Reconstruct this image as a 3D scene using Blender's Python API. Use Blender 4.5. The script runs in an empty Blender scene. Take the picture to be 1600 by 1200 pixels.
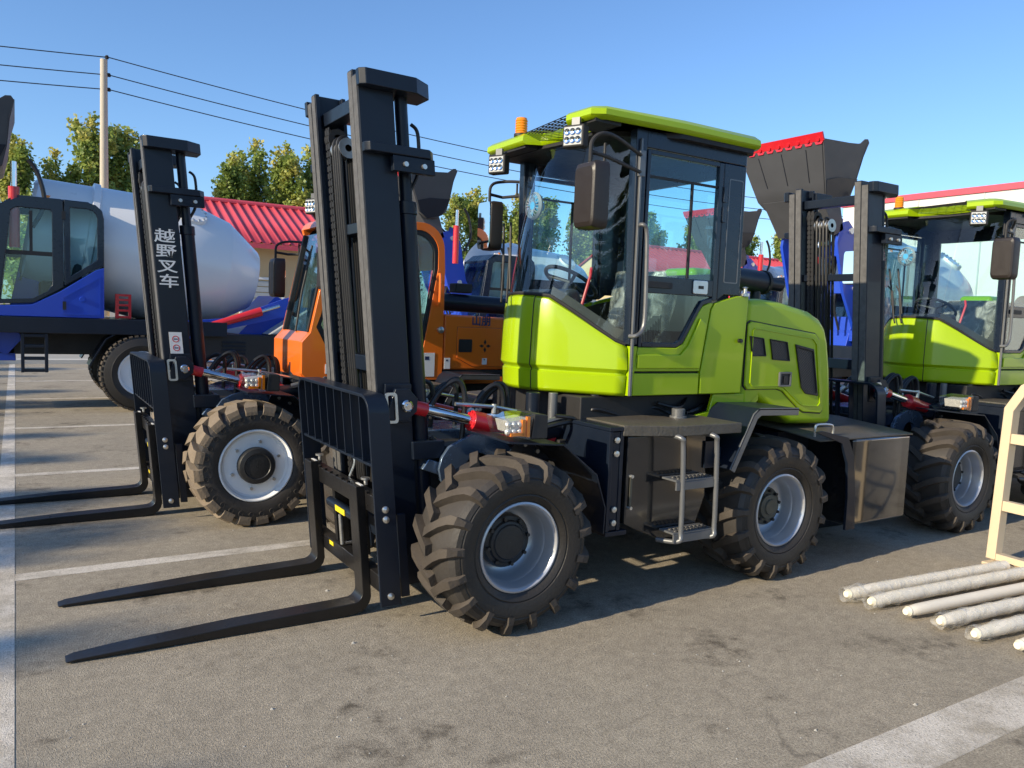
import bpy, math, random
import numpy as np
from mathutils import Vector, Matrix
R = math.radians
random.seed(7)
scene = bpy.context.scene
C = scene.collection

# ------------------------------------------------------------------ camera, sky, sun, exposure
CAM_H = 1.7
yaw, pitch, roll = R(32.2), math.atan(105 / 1236.), R(2.31)
fw = Vector((math.sin(yaw) * math.cos(pitch), math.cos(yaw) * math.cos(pitch), -math.sin(pitch)))
r0 = Vector((math.cos(yaw), -math.sin(yaw), 0)); u0 = r0.cross(fw)
cr = math.cos(roll) * r0 + math.sin(roll) * u0
cu = -math.sin(roll) * r0 + math.cos(roll) * u0
cam = bpy.data.cameras.new('camera')
cam.sensor_width = 36.0; cam.lens = 36.0 * 1236 / 1600
cam.clip_start = 0.05; cam.clip_end = 2000
camo = bpy.data.objects.new('camera', cam); C.objects.link(camo)
m3 = Matrix((cr, cu, -fw)).transposed().to_4x4(); m3.translation = (0, 0, CAM_H)
camo.matrix_world = m3
scene.camera = camo

SUN_E = R(22.0); SUN_A = R(5.0)           # the sun stands over -X, a touch towards -Y
sdir = Vector((math.cos(SUN_E) * math.cos(SUN_A), math.cos(SUN_E) * math.sin(SUN_A), -math.sin(SUN_E)))
world = bpy.data.worlds.new('World'); scene.world = world; world.use_nodes = True
wn = world.node_tree.nodes; wl = world.node_tree.links
bg = wn['Background']
sky = wn.new('ShaderNodeTexSky'); sky.sky_type = 'NISHITA'; sky.sun_disc = False
sky.sun_elevation = SUN_E
sky.sun_rotation = math.atan2(-sdir.x, -sdir.y)
sky.altitude = 200; sky.air_density = 1.0; sky.dust_density = 0.6; sky.ozone_density = 2.6
hs = wn.new('ShaderNodeMixRGB'); hs.blend_type = 'MULTIPLY'; hs.inputs[0].default_value = 1.0
hs.inputs[2].default_value = (0.72, 0.88, 1.07, 1)
wl.new(sky.outputs[0], hs.inputs[1]); wl.new(hs.outputs[0], bg.inputs['Color'])
bg.inputs['Strength'].default_value = 0.108
sl = bpy.data.lights.new('sun', 'SUN'); sl.energy = 3.5; sl.angle = R(0.55); sl.color = (1.0, 0.86, 0.64)
so = bpy.data.objects.new('sun', sl); C.objects.link(so)
so.rotation_euler = sdir.to_track_quat('-Z', 'Y').to_euler(); so.location = (-30, -2, 25)
vs = scene.view_settings
vs.view_transform = 'Standard'; vs.look = 'None'; vs.exposure = 0.88; vs.gamma = 1.0; vs.use_curve_mapping = False
scene.cycles.max_bounces = 8; scene.cycles.transparent_max_bounces = 24
scene.cycles.use_denoising = True
scene.cycles.sample_clamp_indirect = 6.0

# ------------------------------------------------------------------ materials
def new_mat(name):
    m = bpy.data.materials.new(name); m.use_nodes = True
    return m, m.node_tree.nodes, m.node_tree.links, m.node_tree.nodes['Principled BSDF']

def mat(name, col, rough=0.5, metal=0.0, var=0.12, scale=6.0, bump=0.0, bscale=60.0, coat=0.0,
        dust=0.0, dustcol=(0.22, 0.19, 0.15), spec=0.5, emit=None, estr=0.0, rvar=0.12):
    m, n, l, p = new_mat(name)
    tc = n.new('ShaderNodeTexCoord')
    nz = n.new('ShaderNodeTexNoise'); nz.inputs['Scale'].default_value = scale; nz.inputs['Detail'].default_value = 6
    l.new(tc.outputs['Object'], nz.inputs['Vector'])
    mx = n.new('ShaderNodeMixRGB'); mx.blend_type = 'MIX'
    lo = tuple(max(0, c * (1 - var)) for c in col); hi = tuple(min(1, c * (1 + var)) for c in col)
    mx.inputs[1].default_value = (*lo, 1); mx.inputs[2].default_value = (*hi, 1)
    l.new(nz.outputs['Fac'], mx.inputs[0])
    out = mx.outputs[0]
    if dust > 0:
        geo = n.new('ShaderNodeNewGeometry'); sx = n.new('ShaderNodeSeparateXYZ'); l.new(geo.outputs['Normal'], sx.inputs[0])
        mr = n.new('ShaderNodeMapRange'); mr.inputs['From Min'].default_value = -0.3; mr.inputs['From Max'].default_value = 1.0
        l.new(sx.outputs['Z'], mr.inputs['Value'])
        n2 = n.new('ShaderNodeTexNoise'); n2.inputs['Scale'].default_value = 3.1; n2.inputs['Detail'].default_value = 9
        n2.inputs['Roughness'].default_value = 0.7
        l.new(tc.outputs['Object'], n2.inputs['Vector'])
        ma = n.new('ShaderNodeMath'); ma.operation = 'MULTIPLY'; l.new(mr.outputs[0], ma.inputs[0]); l.new(n2.outputs['Fac'], ma.inputs[1])
        mb = n.new('ShaderNodeMath'); mb.operation = 'MULTIPLY'; mb.inputs[1].default_value = dust * 2; mb.use_clamp = True
        l.new(ma.outputs[0], mb.inputs[0])
        m2 = n.new('ShaderNodeMixRGB'); m2.inputs[2].default_value = (*dustcol, 1)
        l.new(mb.outputs[0], m2.inputs[0]); l.new(out, m2.inputs[1]); out = m2.outputs[0]
    l.new(out, p.inputs['Base Color'])
    rr = n.new('ShaderNodeMapRange'); rr.inputs['To Min'].default_value = max(0.02, rough - rvar); rr.inputs['To Max'].default_value = min(1, rough + rvar)
    n3 = n.new('ShaderNodeTexNoise'); n3.inputs['Scale'].default_value = scale * 2.3; n3.inputs['Detail'].default_value = 5
    l.new(tc.outputs['Object'], n3.inputs['Vector']); l.new(n3.outputs['Fac'], rr.inputs['Value'])
    l.new(rr.outputs[0], p.inputs['Roughness'])
    p.inputs['Metallic'].default_value = metal
    p.inputs['Specular IOR Level'].default_value = spec
    if coat: p.inputs['Coat Weight'].default_value = coat; p.inputs['Coat Roughness'].default_value = 0.06
    if bump > 0:
        n4 = n.new('ShaderNodeTexNoise'); n4.inputs['Scale'].default_value = bscale; n4.inputs['Detail'].default_value = 4
        l.new(tc.outputs['Object'], n4.inputs['Vector'])
        bp = n.new('ShaderNodeBump'); bp.inputs['Strength'].default_value = bump; bp.inputs['Distance'].default_value = 0.01
        l.new(n4.outputs['Fac'], bp.inputs['Height']); l.new(bp.outputs[0], p.inputs['Normal'])
    if emit: p.inputs['Emission Color'].default_value = (*emit, 1); p.inputs['Emission Strength'].default_value = estr
    return m

def glass_mat(name, tint, ior=1.5, extra=0.04, rough=0.01):
    m, n, l, p = new_mat(name); n.remove(p)
    tr = n.new('ShaderNodeBsdfTransparent'); tr.inputs[0].default_value = (*tint, 1)
    gl = n.new('ShaderNodeBsdfGlossy'); gl.inputs['Roughness'].default_value = rough; gl.inputs[0].default_value = (0.95, 0.97, 1, 1)
    fr = n.new('ShaderNodeLayerWeight'); fr.inputs['Blend'].default_value = 0.5
    pw = n.new('ShaderNodeMath'); pw.operation = 'POWER'; pw.inputs[1].default_value = 3.5; l.new(fr.outputs['Facing'], pw.inputs[0])
    ad = n.new('ShaderNodeMath'); ad.operation = 'MULTIPLY_ADD'; ad.inputs[1].default_value = 0.8; ad.inputs[2].default_value = extra; ad.use_clamp = True
    l.new(pw.outputs[0], ad.inputs[0])
    mx = n.new('ShaderNodeMixShader'); l.new(ad.outputs[0], mx.inputs[0]); l.new(tr.outputs[0], mx.inputs[1]); l.new(gl.outputs[0], mx.inputs[2])
    l.new(mx.outputs[0], n['Material Output'].inputs['Surface'])
    return m

def film_mat(name, lo=0.10, hi=0.5):
    m, n, l, p = new_mat(name)
    tr = n.new('ShaderNodeBsdfTransparent'); tr.inputs[0].default_value = (0.95, 0.96, 0.96, 1)
    p.inputs['Base Color'].default_value = (0.92, 0.88, 0.80, 1); p.inputs['Roughness'].default_value = 0.22
    tc = n.new('ShaderNodeTexCoord'); nz = n.new('ShaderNodeTexNoise'); nz.inputs['Scale'].default_value = 9; nz.inputs['Detail'].default_value = 5; nz.inputs['Distortion'].default_value = 1.5
    l.new(tc.outputs['Object'], nz.inputs['Vector'])
    bp = n.new('ShaderNodeBump'); bp.inputs['Strength'].default_value = 0.45; bp.inputs['Distance'].default_value = 0.02; l.new(nz.outputs['Fac'], bp.inputs['Height']); l.new(bp.outputs[0], p.inputs['Normal'])
    mr = n.new('ShaderNodeMapRange'); mr.inputs['From Min'].default_value = 0.35; mr.inputs['From Max'].default_value = 0.7; mr.inputs['To Min'].default_value = lo; mr.inputs['To Max'].default_value = hi
    l.new(nz.outputs['Fac'], mr.inputs['Value'])
    mx = n.new('ShaderNodeMixShader'); l.new(mr.outputs[0], mx.inputs[0]); l.new(tr.outputs[0], mx.inputs[1]); l.new(p.outputs[0], mx.inputs[2])
    l.new(mx.outputs[0], n['Material Output'].inputs['Surface'])
    return m

def mesh_mat(name):
    m, n, l, p = new_mat(name)
    tc = n.new('ShaderNodeTexCoord'); vo = n.new('ShaderNodeTexVoronoi'); vo.inputs['Scale'].default_value = 75
    vo.inputs['Randomness'].default_value = 0.0
    mp = n.new('ShaderNodeMapping'); mp.inputs['Rotation'].default_value = (0, R(45), 0); mp.inputs['Scale'].default_value = (1, 0.001, 1)
    l.new(tc.outputs['Object'], mp.inputs[0]); l.new(mp.outputs[0], vo.inputs['Vector'])
    cr_ = n.new('ShaderNodeValToRGB'); cr_.color_ramp.elements[0].position = 0.40; cr_.color_ramp.elements[0].color = (0.004, 0.004, 0.005, 1)
    cr_.color_ramp.elements[1].position = 0.48; cr_.color_ramp.elements[1].color = (0.035, 0.037, 0.04, 1)
    l.new(vo.outputs['Distance'], cr_.inputs[0]); l.new(cr_.outputs[0], p.inputs['Base Color'])
    p.inputs['Roughness'].default_value = 0.5
    bp = n.new('ShaderNodeBump'); bp.inputs['Strength'].default_value = 0.6; bp.inputs['Distance'].default_value = 0.006
    l.new(vo.outputs['Distance'], bp.inputs['Height']); l.new(bp.outputs[0], p.inputs['Normal'])
    return m

def asphalt_nodes(n, l):
    tc = n.new('ShaderNodeTexCoord')
    def noise(s, d=6, ro=0.6, vec=None):
        z = n.new('ShaderNodeTexNoise'); z.inputs['Scale'].default_value = s; z.inputs['Detail'].default_value = d; z.inputs['Roughness'].default_value = ro
        l.new(vec or tc.outputs['Object'], z.inputs['Vector']); return z.outputs['Fac']
    def ramp(src, a, b, ca=(0, 0, 0, 1), cb=(1, 1, 1, 1)):
        q = n.new('ShaderNodeValToRGB'); q.color_ramp.elements[0].position = a; q.color_ramp.elements[1].position = b
        q.color_ramp.elements[0].color = ca; q.color_ramp.elements[1].color = cb; l.new(src, q.inputs[0]); return q.outputs[0]
    def mix(f, a, b, bt='MIX'):
        q = n.new('ShaderNodeMixRGB'); q.blend_type = bt
        for i, v in ((0, f), (1, a), (2, b)):
            if isinstance(v, (tuple, float)): q.inputs[i].default_value = v
            else: l.new(v, q.inputs[i])
        return q.outputs[0]
    big = noise(0.35, 8, 0.62); mid = noise(2.4, 8, 0.65); fine = noise(95, 3, 0.75); grit = noise(230, 2, 0.5); patch = noise(16, 5, 0.7)
    c = mix(ramp(big, 0.35, 0.68), (0.45, 0.39, 0.295, 1), (0.58, 0.50, 0.38, 1))
    c = mix(ramp(mid, 0.40, 0.75), c, (0.61, 0.53, 0.40, 1))
    c = mix(ramp(fine, 0.30, 0.62), mix(0.70, c, (0.09, 0.08, 0.065, 1)), c)
    c = mix(ramp(grit, 0.62, 0.72), c, mix(0.5, c, (0.52, 0.48, 0.42, 1)))
    c = mix(ramp(patch, 0.30, 0.68), mix(0.42, c, (0.13, 0.115, 0.09, 1)), c)
    st = noise(1.15, 10, 0.72); st2 = noise(7.0, 6, 0.7)
    stain = mix(1.0, ramp(st, 0.54, 0.64), ramp(st2, 0.40, 0.60), 'MULTIPLY')
    c = mix(mix(1.0, stain, (0.85, 0.85, 0.85, 1), 'MULTIPLY'), c, (0.060, 0.047, 0.032, 1))
    # wandering cracks
    wv = n.new('ShaderNodeVectorMath'); wv.operation = 'ADD'  # warp
    wn_ = n.new('ShaderNodeTexNoise'); wn_.inputs['Scale'].default_value = 1.3; wn_.inputs['Detail'].default_value = 7; l.new(tc.outputs['Object'], wn_.inputs['Vector'])
    l.new(tc.outputs['Object'], wv.inputs[0]); l.new(wn_.outputs['Color'], wv.inputs[1])
    vo = n.new('ShaderNodeTexVoronoi'); vo.feature = 'DISTANCE_TO_EDGE'; vo.inputs['Scale'].default_value = 0.22
    l.new(wv.outputs[0], vo.inputs['Vector'])
    crk = ramp(vo.outputs['Distance'], 0.0, 0.0018, (1, 1, 1, 1), (0, 0, 0, 1))
    c = mix(mix(1.0, crk, ramp(noise(0.8), 0.50, 0.62), 'MULTIPLY'), c, mix(0.5, c, (0.06, 0.05, 0.04, 1)))
    hgt = n.new('ShaderNodeMath'); hgt.operation = 'ADD'; l.new(fine, hgt.inputs[0]); l.new(grit, hgt.inputs[1])
    bp = n.new('ShaderNodeBump'); bp.inputs['Strength'].default_value = 0.8; bp.inputs['Distance'].default_value = 0.006
    l.new(hgt.outputs[0], bp.inputs['Height'])
    return c, bp.outputs[0], mix, ramp, noise

def ground_mat(name, paint=False):
    m, n, l, p = new_mat(name)
    c, nrm, mix, ramp, noise = asphalt_nodes(n, l)
    if paint:
        w = mix(1.0, ramp(noise(3.5, 9, 0.75), 0.30, 0.57), ramp(noise(90, 3, 0.7), 0.28, 0.50), 'MULTIPLY')
        c = mix(w, c, (0.74, 0.68, 0.59, 1))
    l.new(c, p.inputs['Base Color']); l.new(nrm, p.inputs['Normal'])
    p.inputs['Roughness'].default_value = 0.88; p.inputs['Specular IOR Level'].default_value = 0.3
    return m

M = {}
M['asphalt'] = ground_mat('asphalt'); M['line'] = ground_mat('road_paint', True)
M['lime'] = mat('lime_paint', (0.325, 0.475, 0.001), 0.32, 0, 0.05, 2, coat=0.38, dust=0.0, rvar=0.06, spec=0.3)
M['orange'] = mat('orange_paint', (0.86, 0.175, 0.012), 0.32, 0, 0.06, 2, coat=0.5, dust=0.06, rvar=0.06)
M['blue'] = mat('blue_paint', (0.010, 0.055, 0.46), 0.36, 0, 0.10, 2, coat=0.2, dust=0.05, rvar=0.06)
M['dark'] = mat('charcoal_paint', (0.006, 0.011, 0.022), 0.40, 0, 0.2, 4, coat=0.12, dust=0.005, spec=0.32)
M['cabdark'] = mat('cab_frame_paint', (0.008, 0.015, 0.030), 0.28, 0, 0.12, 4, coat=0.2, dust=0.0, rvar=0.06, spec=0.4)
M['black'] = mat('black_paint', (0.009, 0.009, 0.010), 0.32, 0, 0.3, 7, bump=0.12, bscale=35, dust=0.12, dustcol=(0.10, 0.085, 0.07))
M['gloss'] = mat('gloss_black_paint', (0.010, 0.011, 0.013), 0.13, 0, 0.2, 3, coat=0.8, dust=0.02, rvar=0.05)
M['matte'] = mat('matte_black', (0.012, 0.012, 0.013), 0.6, 0, 0.3, 9, dust=0.08)
M['edge'] = mat('dusty_steel_edge', (0.11, 0.107, 0.105), 0.6, 0.2, 0.5, 22, bump=0.25, bscale=90, dust=0.1)
M['rubber'] = mat('tyre_rubber', (0.016, 0.014, 0.012), 0.55, 0, 0.35, 7, bump=0.25, bscale=70, dust=0.08, dustcol=(0.16, 0.125, 0.09))
M['tread'] = mat('dusty_tread', (0.046, 0.037, 0.029), 0.75, 0, 0.75, 4, bump=0.3, bscale=60, dust=0.10, dustcol=(0.24, 0.19, 0.14))
M['groove'] = mat('tread_groove', (0.034, 0.030, 0.027), 0.6, 0, 0.5, 5, bump=0.2, bscale=50, dust=0.10, dustcol=(0.16, 0.125, 0.09))
M['tan_tread'] = mat('tan_dusty_tread', (0.17, 0.13, 0.09), 0.85, 0, 0.4, 8, bump=0.3, bscale=60, dust=0.3, dustcol=(0.32, 0.26, 0.19))
M['silver'] = mat('silver_rim', (0.50, 0.51, 0.53), 0.32, 0.55, 0.08, 5, rvar=0.08)
M['white_rim'] = mat('white_rim', (0.84, 0.85, 0.85), 0.4, 0, 0.08, 5, dust=0.05)
M['hub'] = mat('hub_casting', (0.020, 0.020, 0.020), 0.45, 0, 0.3, 14, bump=0.2)
M['olive'] = mat('olive_hub', (0.085, 0.082, 0.062), 0.5, 0.2, 0.25, 14)
M['chrome'] = mat('chrome', (0.74, 0.76, 0.78), 0.12, 1.0, 0.03, 4, rvar=0.05)
M['zinc'] = mat('zinc_bolt', (0.62, 0.62, 0.60), 0.35, 0.9, 0.15, 30)
M['stud'] = mat('step_stud', (0.05, 0.05, 0.05), 0.6, 0.3, 0.2, 20)
M['grey_steel'] = mat('grey_tube', (0.16, 0.165, 0.17), 0.38, 0.4, 0.15, 8)
M['red'] = mat('red_paint', (0.56, 0.012, 0.020), 0.32, 0, 0.1, 5, coat=0.4, dust=0.05)
M['roofred'] = mat('red_roof', (0.62, 0.065, 0.095), 0.45, 0, 0.10, 1.2, dust=0.10, dustcol=(0.5, 0.25, 0.22))
M['hose'] = mat('hydraulic_hose', (0.012, 0.012, 0.013), 0.45, 0, 0.2, 20)
M['glass'] = glass_mat('tinted_glass', (0.84, 0.96, 0.97), extra=0.04)
M['darkglass'] = glass_mat('smoked_glass', (0.68, 0.80, 0.82), 1.5, 0.05)
M['clear'] = glass_mat('clear_lens', (0.93, 0.93, 0.93), 1.45, 0.08)
M['mirror'] = mat('mirror_glass', (0.85, 0.88, 0.88), 0.03, 1.0, 0.01, 3, rvar=0.01)
M['amber'] = mat('amber_plastic', (0.90, 0.26, 0.01), 0.25, 0, 0.1, 9, coat=0.3)
M['led'] = mat('led_face', (0.75, 0.75, 0.70), 0.25, 0.3, 0.3, 60)
M['grille'] = mesh_mat('perforated_grille')
M['plastic'] = mat('dark_brown_plastic', (0.024, 0.019, 0.017), 0.42, 0, 0.1, 9, bump=0.08, bscale=150)
M['seat'] = mat('seat_vinyl', (0.03, 0.033, 0.036), 0.5, 0, 0.2, 9)
M['wrap'] = film_mat('plastic_film', 0.12, 0.55); M['film'] = film_mat('seat_film', 0.02, 0.38)
M['interior'] = mat('cab_interior', (0.035, 0.040, 0.046), 0.5, 0, 0.2, 6)
M['palegrey'] = mat('pale_grey_plastic', (0.42, 0.44, 0.44), 0.5, 0, 0.08, 6)
M['fanblue'] = mat('blue_fan', (0.10, 0.42, 0.70), 0.4, 0, 0.1, 6)
M['drum'] = mat('drum_paint', (0.78, 0.78, 0.77), 0.30, 0, 0.03, 1.5, coat=0.4, dust=0.06, rvar=0.06)
M['bucket'] = mat('bucket_grey', (0.060, 0.062, 0.068), 0.45, 0, 0.2, 2.5, dust=0.08)
M['beige'] = mat('beige_primer', (0.62, 0.50, 0.34), 0.55, 0, 0.06, 5, bump=0.08, bscale=40, dust=0.05)
M['tine'] = mat('tine_paint', (0.84, 0.77, 0.64), 0.5, 0, 0.1, 6, dust=0.05)
M['cap'] = mat('cream_cap', (0.82, 0.76, 0.60), 0.5, 0, 0.06, 9)
M['white'] = mat('white_sticker', (0.80, 0.80, 0.78), 0.5, 0, 0.04, 9)
M['ink'] = mat('dark_ink', (0.02, 0.03, 0.10), 0.5, 0, 0.05, 9)
M['redink'] = mat('red_ink', (0.60, 0.03, 0.03), 0.5, 0, 0.05, 9)
M['yellow'] = mat('yellow_sticker', (0.80, 0.62, 0.02), 0.45, 0, 0.05, 9)
M['wallwhite'] = mat('white_wall_sheet', (0.62, 0.60, 0.57), 0.6, 0, 0.05, 0.6, dust=0.03)
M['walltan'] = mat('tan_wall', (0.58, 0.43, 0.24), 0.75, 0, 0.12, 1.2, bump=0.1)
M['concrete'] = mat('concrete', (0.36, 0.35, 0.32), 0.85, 0, 0.18, 1.6, bump=0.2, bscale=30)
M['kerb'] = mat('pale_kerb', (0.55, 0.53, 0.48), 0.8, 0, 0.15, 2)
M['lidgrit'] = mat('dusty_checker_lid', (0.070, 0.066, 0.058), 0.5, 0.2, 0.5, 10, bump=0.5, bscale=55, dust=0.45, dustcol=(0.17, 0.14, 0.10))
M['bark'] = mat('bark', (0.13, 0.10, 0.075), 0.9, 0, 0.3, 5, bump=0.4, bscale=20)
M['brass'] = mat('brass_mount', (0.30, 0.20, 0.03), 0.4, 0.6, 0.3, 20)
M['pole'] = mat('concrete_pole', (0.48, 0.42, 0.33), 0.85, 0, 0.12, 3)
M['wire'] = mat('cable', (0.010, 0.012, 0.018), 0.6, 0, 0.1, 3)
M['sky_sheen'] = mat('sky_sheen_plate', (0.15, 0.21, 0.30), 0.25, 0.6, 0.3, 6)  # dark plates; the sky's blue reflection is put into their base colour

def leaf_mat(name, a, b, c3):
    m, n, l, p = new_mat(name)
    tc = n.new('ShaderNodeTexCoord'); nz = n.new('ShaderNodeTexNoise'); nz.inputs['Scale'].default_value = 0.9; nz.inputs['Detail'].default_value = 5
    l.new(tc.outputs['Object'], nz.inputs['Vector'])
    rp = n.new('ShaderNodeValToRGB'); e = rp.color_ramp.elements
    e[0].position = 0.36; e[0].color = (*a, 1); e[1].position = 0.66; e[1].color = (*c3, 1)
    k = e.new(0.5); k.color = (*b, 1)
    l.new(nz.outputs['Fac'], rp.inputs[0]); l.new(rp.outputs[0], p.inputs['Base Color']); p.inputs['Roughness'].default_value = 0.55
    tl = n.new('ShaderNodeBsdfTranslucent'); l.new(rp.outputs[0], tl.inputs[0])
    ms = n.new('ShaderNodeMixShader'); ms.inputs[0].default_value = 0.42
    l.new(p.outputs[0], ms.inputs[1]); l.new(tl.outputs[0], ms.inputs[2]); l.new(ms.outputs[0], n['Material Output'].inputs['Surface'])
    return m
M['leaf'] = leaf_mat('poplar_leaf', (0.17, 0.25, 0.055), (0.30, 0.37, 0.08), (0.54, 0.48, 0.12))

# ------------------------------------------------------------------ mesh helpers
ORG = [Vector((0, 0, 0))]
def children(o): return [c for c in bpy.data.objects if c.parent == o]
def tag(o, label=None, cat=None, group=None, kind=None):
    if label: o['label'] = label
    if cat: o['category'] = cat
    if group: o['group'] = group
    if kind: o['kind'] = kind
    return o
def empty(name, loc=(0, 0, 0), rz=0):
    o = bpy.data.objects.new(name, None); C.objects.link(o); o.location = loc; o.rotation_euler = (0, 0, rz); o.empty_display_size = 0.3
    return o
def copy_tree(o, parent=None):
    c = o.copy(); C.objects.link(c); c.parent = parent
    for ch in KIDS.get(o.name, []): copy_tree(ch, c)
    return c
KIDS = {}

class MB:
    def __init__(s): s.v = []; s.f = []; s.m = []; s.cur = 0
    def add(s, vs, fs):
        b = len(s.v); s.v.extend([tuple(p) for p in vs]); s.f.extend([tuple(i + b for i in f) for f in fs]); s.m.extend([s.cur] * len(fs)); return s
    def mat(s, i): s.cur = i; return s
    def box(s, x0, x1, y0, y1, z0, z1):
        return s.add([(x, y, z) for x in (x0, x1) for y in (y0, y1) for z in (z0, z1)],
                     [(0, 1, 3, 2), (4, 6, 7, 5), (0, 4, 5, 1), (2, 3, 7, 6), (0, 2, 6, 4), (1, 5, 7, 3)])
    def prism(s, pts, a, b, ax='y'):
        f = {'y': lambda p, t: (p[0], t, p[1]), 'x': lambda p, t: (t, p[0], p[1]), 'z': lambda p, t: (p[0], p[1], t)}[ax]
        n = len(pts)
        return s.add([f(p, a) for p in pts] + [f(p, b) for p in pts],
                     [tuple(range(n)), tuple(range(2 * n - 1, n - 1, -1))] + [(i, i + n, (i + 1) % n + n, (i + 1) % n) for i in range(n)])
    def ring(s, outer, inner, a, b, ax='y'):
        f = {'y': lambda p, t: (p[0], t, p[1]), 'x': lambda p, t: (t, p[0], p[1]), 'z': lambda p, t: (p[0], p[1], t)}[ax]
        n = len(outer); vs_ = [f(p, t) for t in (a, b) for lp in (outer, inner) for p in lp]; fs = []
        for i in range(n):
            j = (i + 1) % n
            fs += [(i, j, n + j, n + i), (2 * n + i, 3 * n + i, 3 * n + j, 2 * n + j), (i, 2 * n + i, 2 * n + j, j), (n + i, n + j, 3 * n + j, 3 * n + i)]
        return s.add(vs_, fs)
    def tube(s, path, r, n=8, caps=True, closed=False):
        P = [Vector(p) for p in path]; k = len(P); rs = r if isinstance(r, (list, tuple)) else [r] * k
        vs_ = []; up = None
        for i in range(k):
            if closed: t = P[(i + 1) % k] - P[i - 1]
            else: t = P[min(i + 1, k - 1)] - P[max(i - 1, 0)]
            t = t.normalized() if t.length > 1e-9 else Vector((0, 0, 1))
            if up is None:
                up = Vector((0, 0, 1)) if abs(t.z) < 0.9 else Vector((1, 0, 0))
            up = (up - t * up.dot(t)); up = up.normalized() if up.length > 1e-6 else t.orthogonal().normalized()
            sd = t.cross(up)
            for j in range(n):
                a = 2 * math.pi * j / n; vs_.append(P[i] + rs[i] * (math.cos(a) * up + math.sin(a) * sd))
        fs = []
        for i in range(k if closed else k - 1):
            q = (i + 1) % k
            for j in range(n): fs.append((i * n + j, i * n + (j + 1) % n, q * n + (j + 1) % n, q * n + j))
        if caps and not closed: fs += [tuple(range(n - 1, -1, -1)), tuple(range((k - 1) * n, k * n))]
        return s.add(vs_, fs)
    def cyl(s, a, b, r, r2=None, n=20): return s.tube([a, b], [r, r if r2 is None else r2], n)
    def lathe(s, prof, c, ax='y', n=40, closed=False, sgn=1):
        vs_ = []; k = len(prof)
        for r_, w in prof:
            for j in range(n):
                a = 2 * math.pi * j / n; u, v = r_ * math.cos(a), r_ * math.sin(a)
                if ax == 'y': vs_.append((c[0] + u, c[1] + sgn * w, c[2] + v))
                elif ax == 'x': vs_.append((c[0] + sgn * w, c[1] + u, c[2] + v))
                else: vs_.append((c[0] + u, c[1] + v, c[2] + sgn * w))
        fs = [(i * n + j, i * n + (j + 1) % n, ((i + 1) % k) * n + (j + 1) % n, ((i + 1) % k) * n + j) for i in range(k if closed else k - 1) for j in range(n)]
        return s.add(vs_, fs)
    def sheet(s, line, th, a, b, ax='y'):
        P = [Vector((p[0], p[1])) for p in line]; L = []; Q = []
        for i, p in enumerate(P):
            t0 = (P[i] - P[i - 1]).normalized() if i else (P[1] - P[0]).normalized()
            t1 = (P[i + 1] - P[i]).normalized() if i < len(P) - 1 else t0
            nn = Vector((-(t0 + t1).y, (t0 + t1).x)).normalized(); sc = 1 / max(0.4, nn.dot(Vector((-t0.y, t0.x))))
            L.append(tuple(p + nn * th / 2 * sc)); Q.append(tuple(p - nn * th / 2 * sc))
        k = len(P)
        f = {'y': lambda p, t: (p[0], t, p[1]), 'x': lambda p, t: (t, p[0], p[1]), 'z': lambda p, t: (p[0], p[1], t)}[ax]
        vs_ = [f(p, t) for t in (a, b) for lp in (L, Q) for p in lp]; fs = []
        for i in range(k - 1):
            fs += [(i, i + 1, k + i + 1, k + i), (2 * k + i, 3 * k + i, 3 * k + i + 1, 2 * k + i + 1), (i, 2 * k + i, 2 * k + i + 1, i + 1), (k + i, k + i + 1, 3 * k + i + 1, 3 * k + i)]
        fs += [(0, k, 3 * k, 2 * k), (k - 1, 3 * k - 1, 4 * k - 1, 2 * k - 1)]
        return s.add(vs_, fs)
    def loft(s, rows, closed=False):
        n = len(rows[0]); vs_ = [p for r_ in rows for p in r_]
        fs = [(i * n + j, i * n + (j + 1) % n, (i + 1) * n + (j + 1) % n, (i + 1) * n + j) for i in range(len(rows) - 1) for j in range(n if closed else n - 1)]
        return s.add(vs_, fs)
    def ball(s, c, r, n=12):
        pr = [(max(1e-4, r * math.sin(math.pi * i / 8)), -r * math.cos(math.pi * i / 8)) for i in range(9)]
        return s.lathe(pr, c, 'z', n)
    def shear(s, k=0.095, z0=0.2): s.v = [(x - k * (z - z0), y, z) for x, y, z in s.v]; return s
    def xf(s, mtx): s.v = [tuple(mtx @ Vector(p)) for p in s.v]; return s
    def build(s, name, material, parent=None, bevel=0.0, solid=0.0, smooth=True, ang=35, seg=2):
        o_ = ORG[0] if parent is not None else Vector((0, 0, 0))
        me = bpy.data.meshes.new(name)
        me.from_pydata([(p[0] - o_.x, p[1] - o_.y, p[2] - o_.z) for p in s.v], [], s.f)
        mats = material if isinstance(material, (list, tuple)) else [material]
        for q in mats: me.materials.append(M[q])
        if len(mats) > 1: me.polygons.foreach_set('material_index', s.m)
        import bmesh
        bm = bmesh.new(); bm.from_mesh(me); bmesh.ops.recalc_face_normals(bm, faces=bm.faces); bm.to_mesh(me); bm.free()
        if smooth:
            me.polygons.foreach_set('use_smooth', [True] * len(me.polygons)); me.set_sharp_from_angle(angle=R(ang))
        o = bpy.data.objects.new(name, me); C.objects.link(o)
        if solid:
            md = o.modifiers.new('solid', 'SOLIDIFY'); md.thickness = solid; md.offset = -1
        if bevel:
            md = o.modifiers.new('bevel', 'BEVEL'); md.width = bevel; md.segments = seg; md.limit_method = 'ANGLE'; md.angle_limit = R(40); md.harden_normals = True
        if parent is not None:
            o.parent = parent; KIDS.setdefault(parent.name, []).append(o)
        return o

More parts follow.
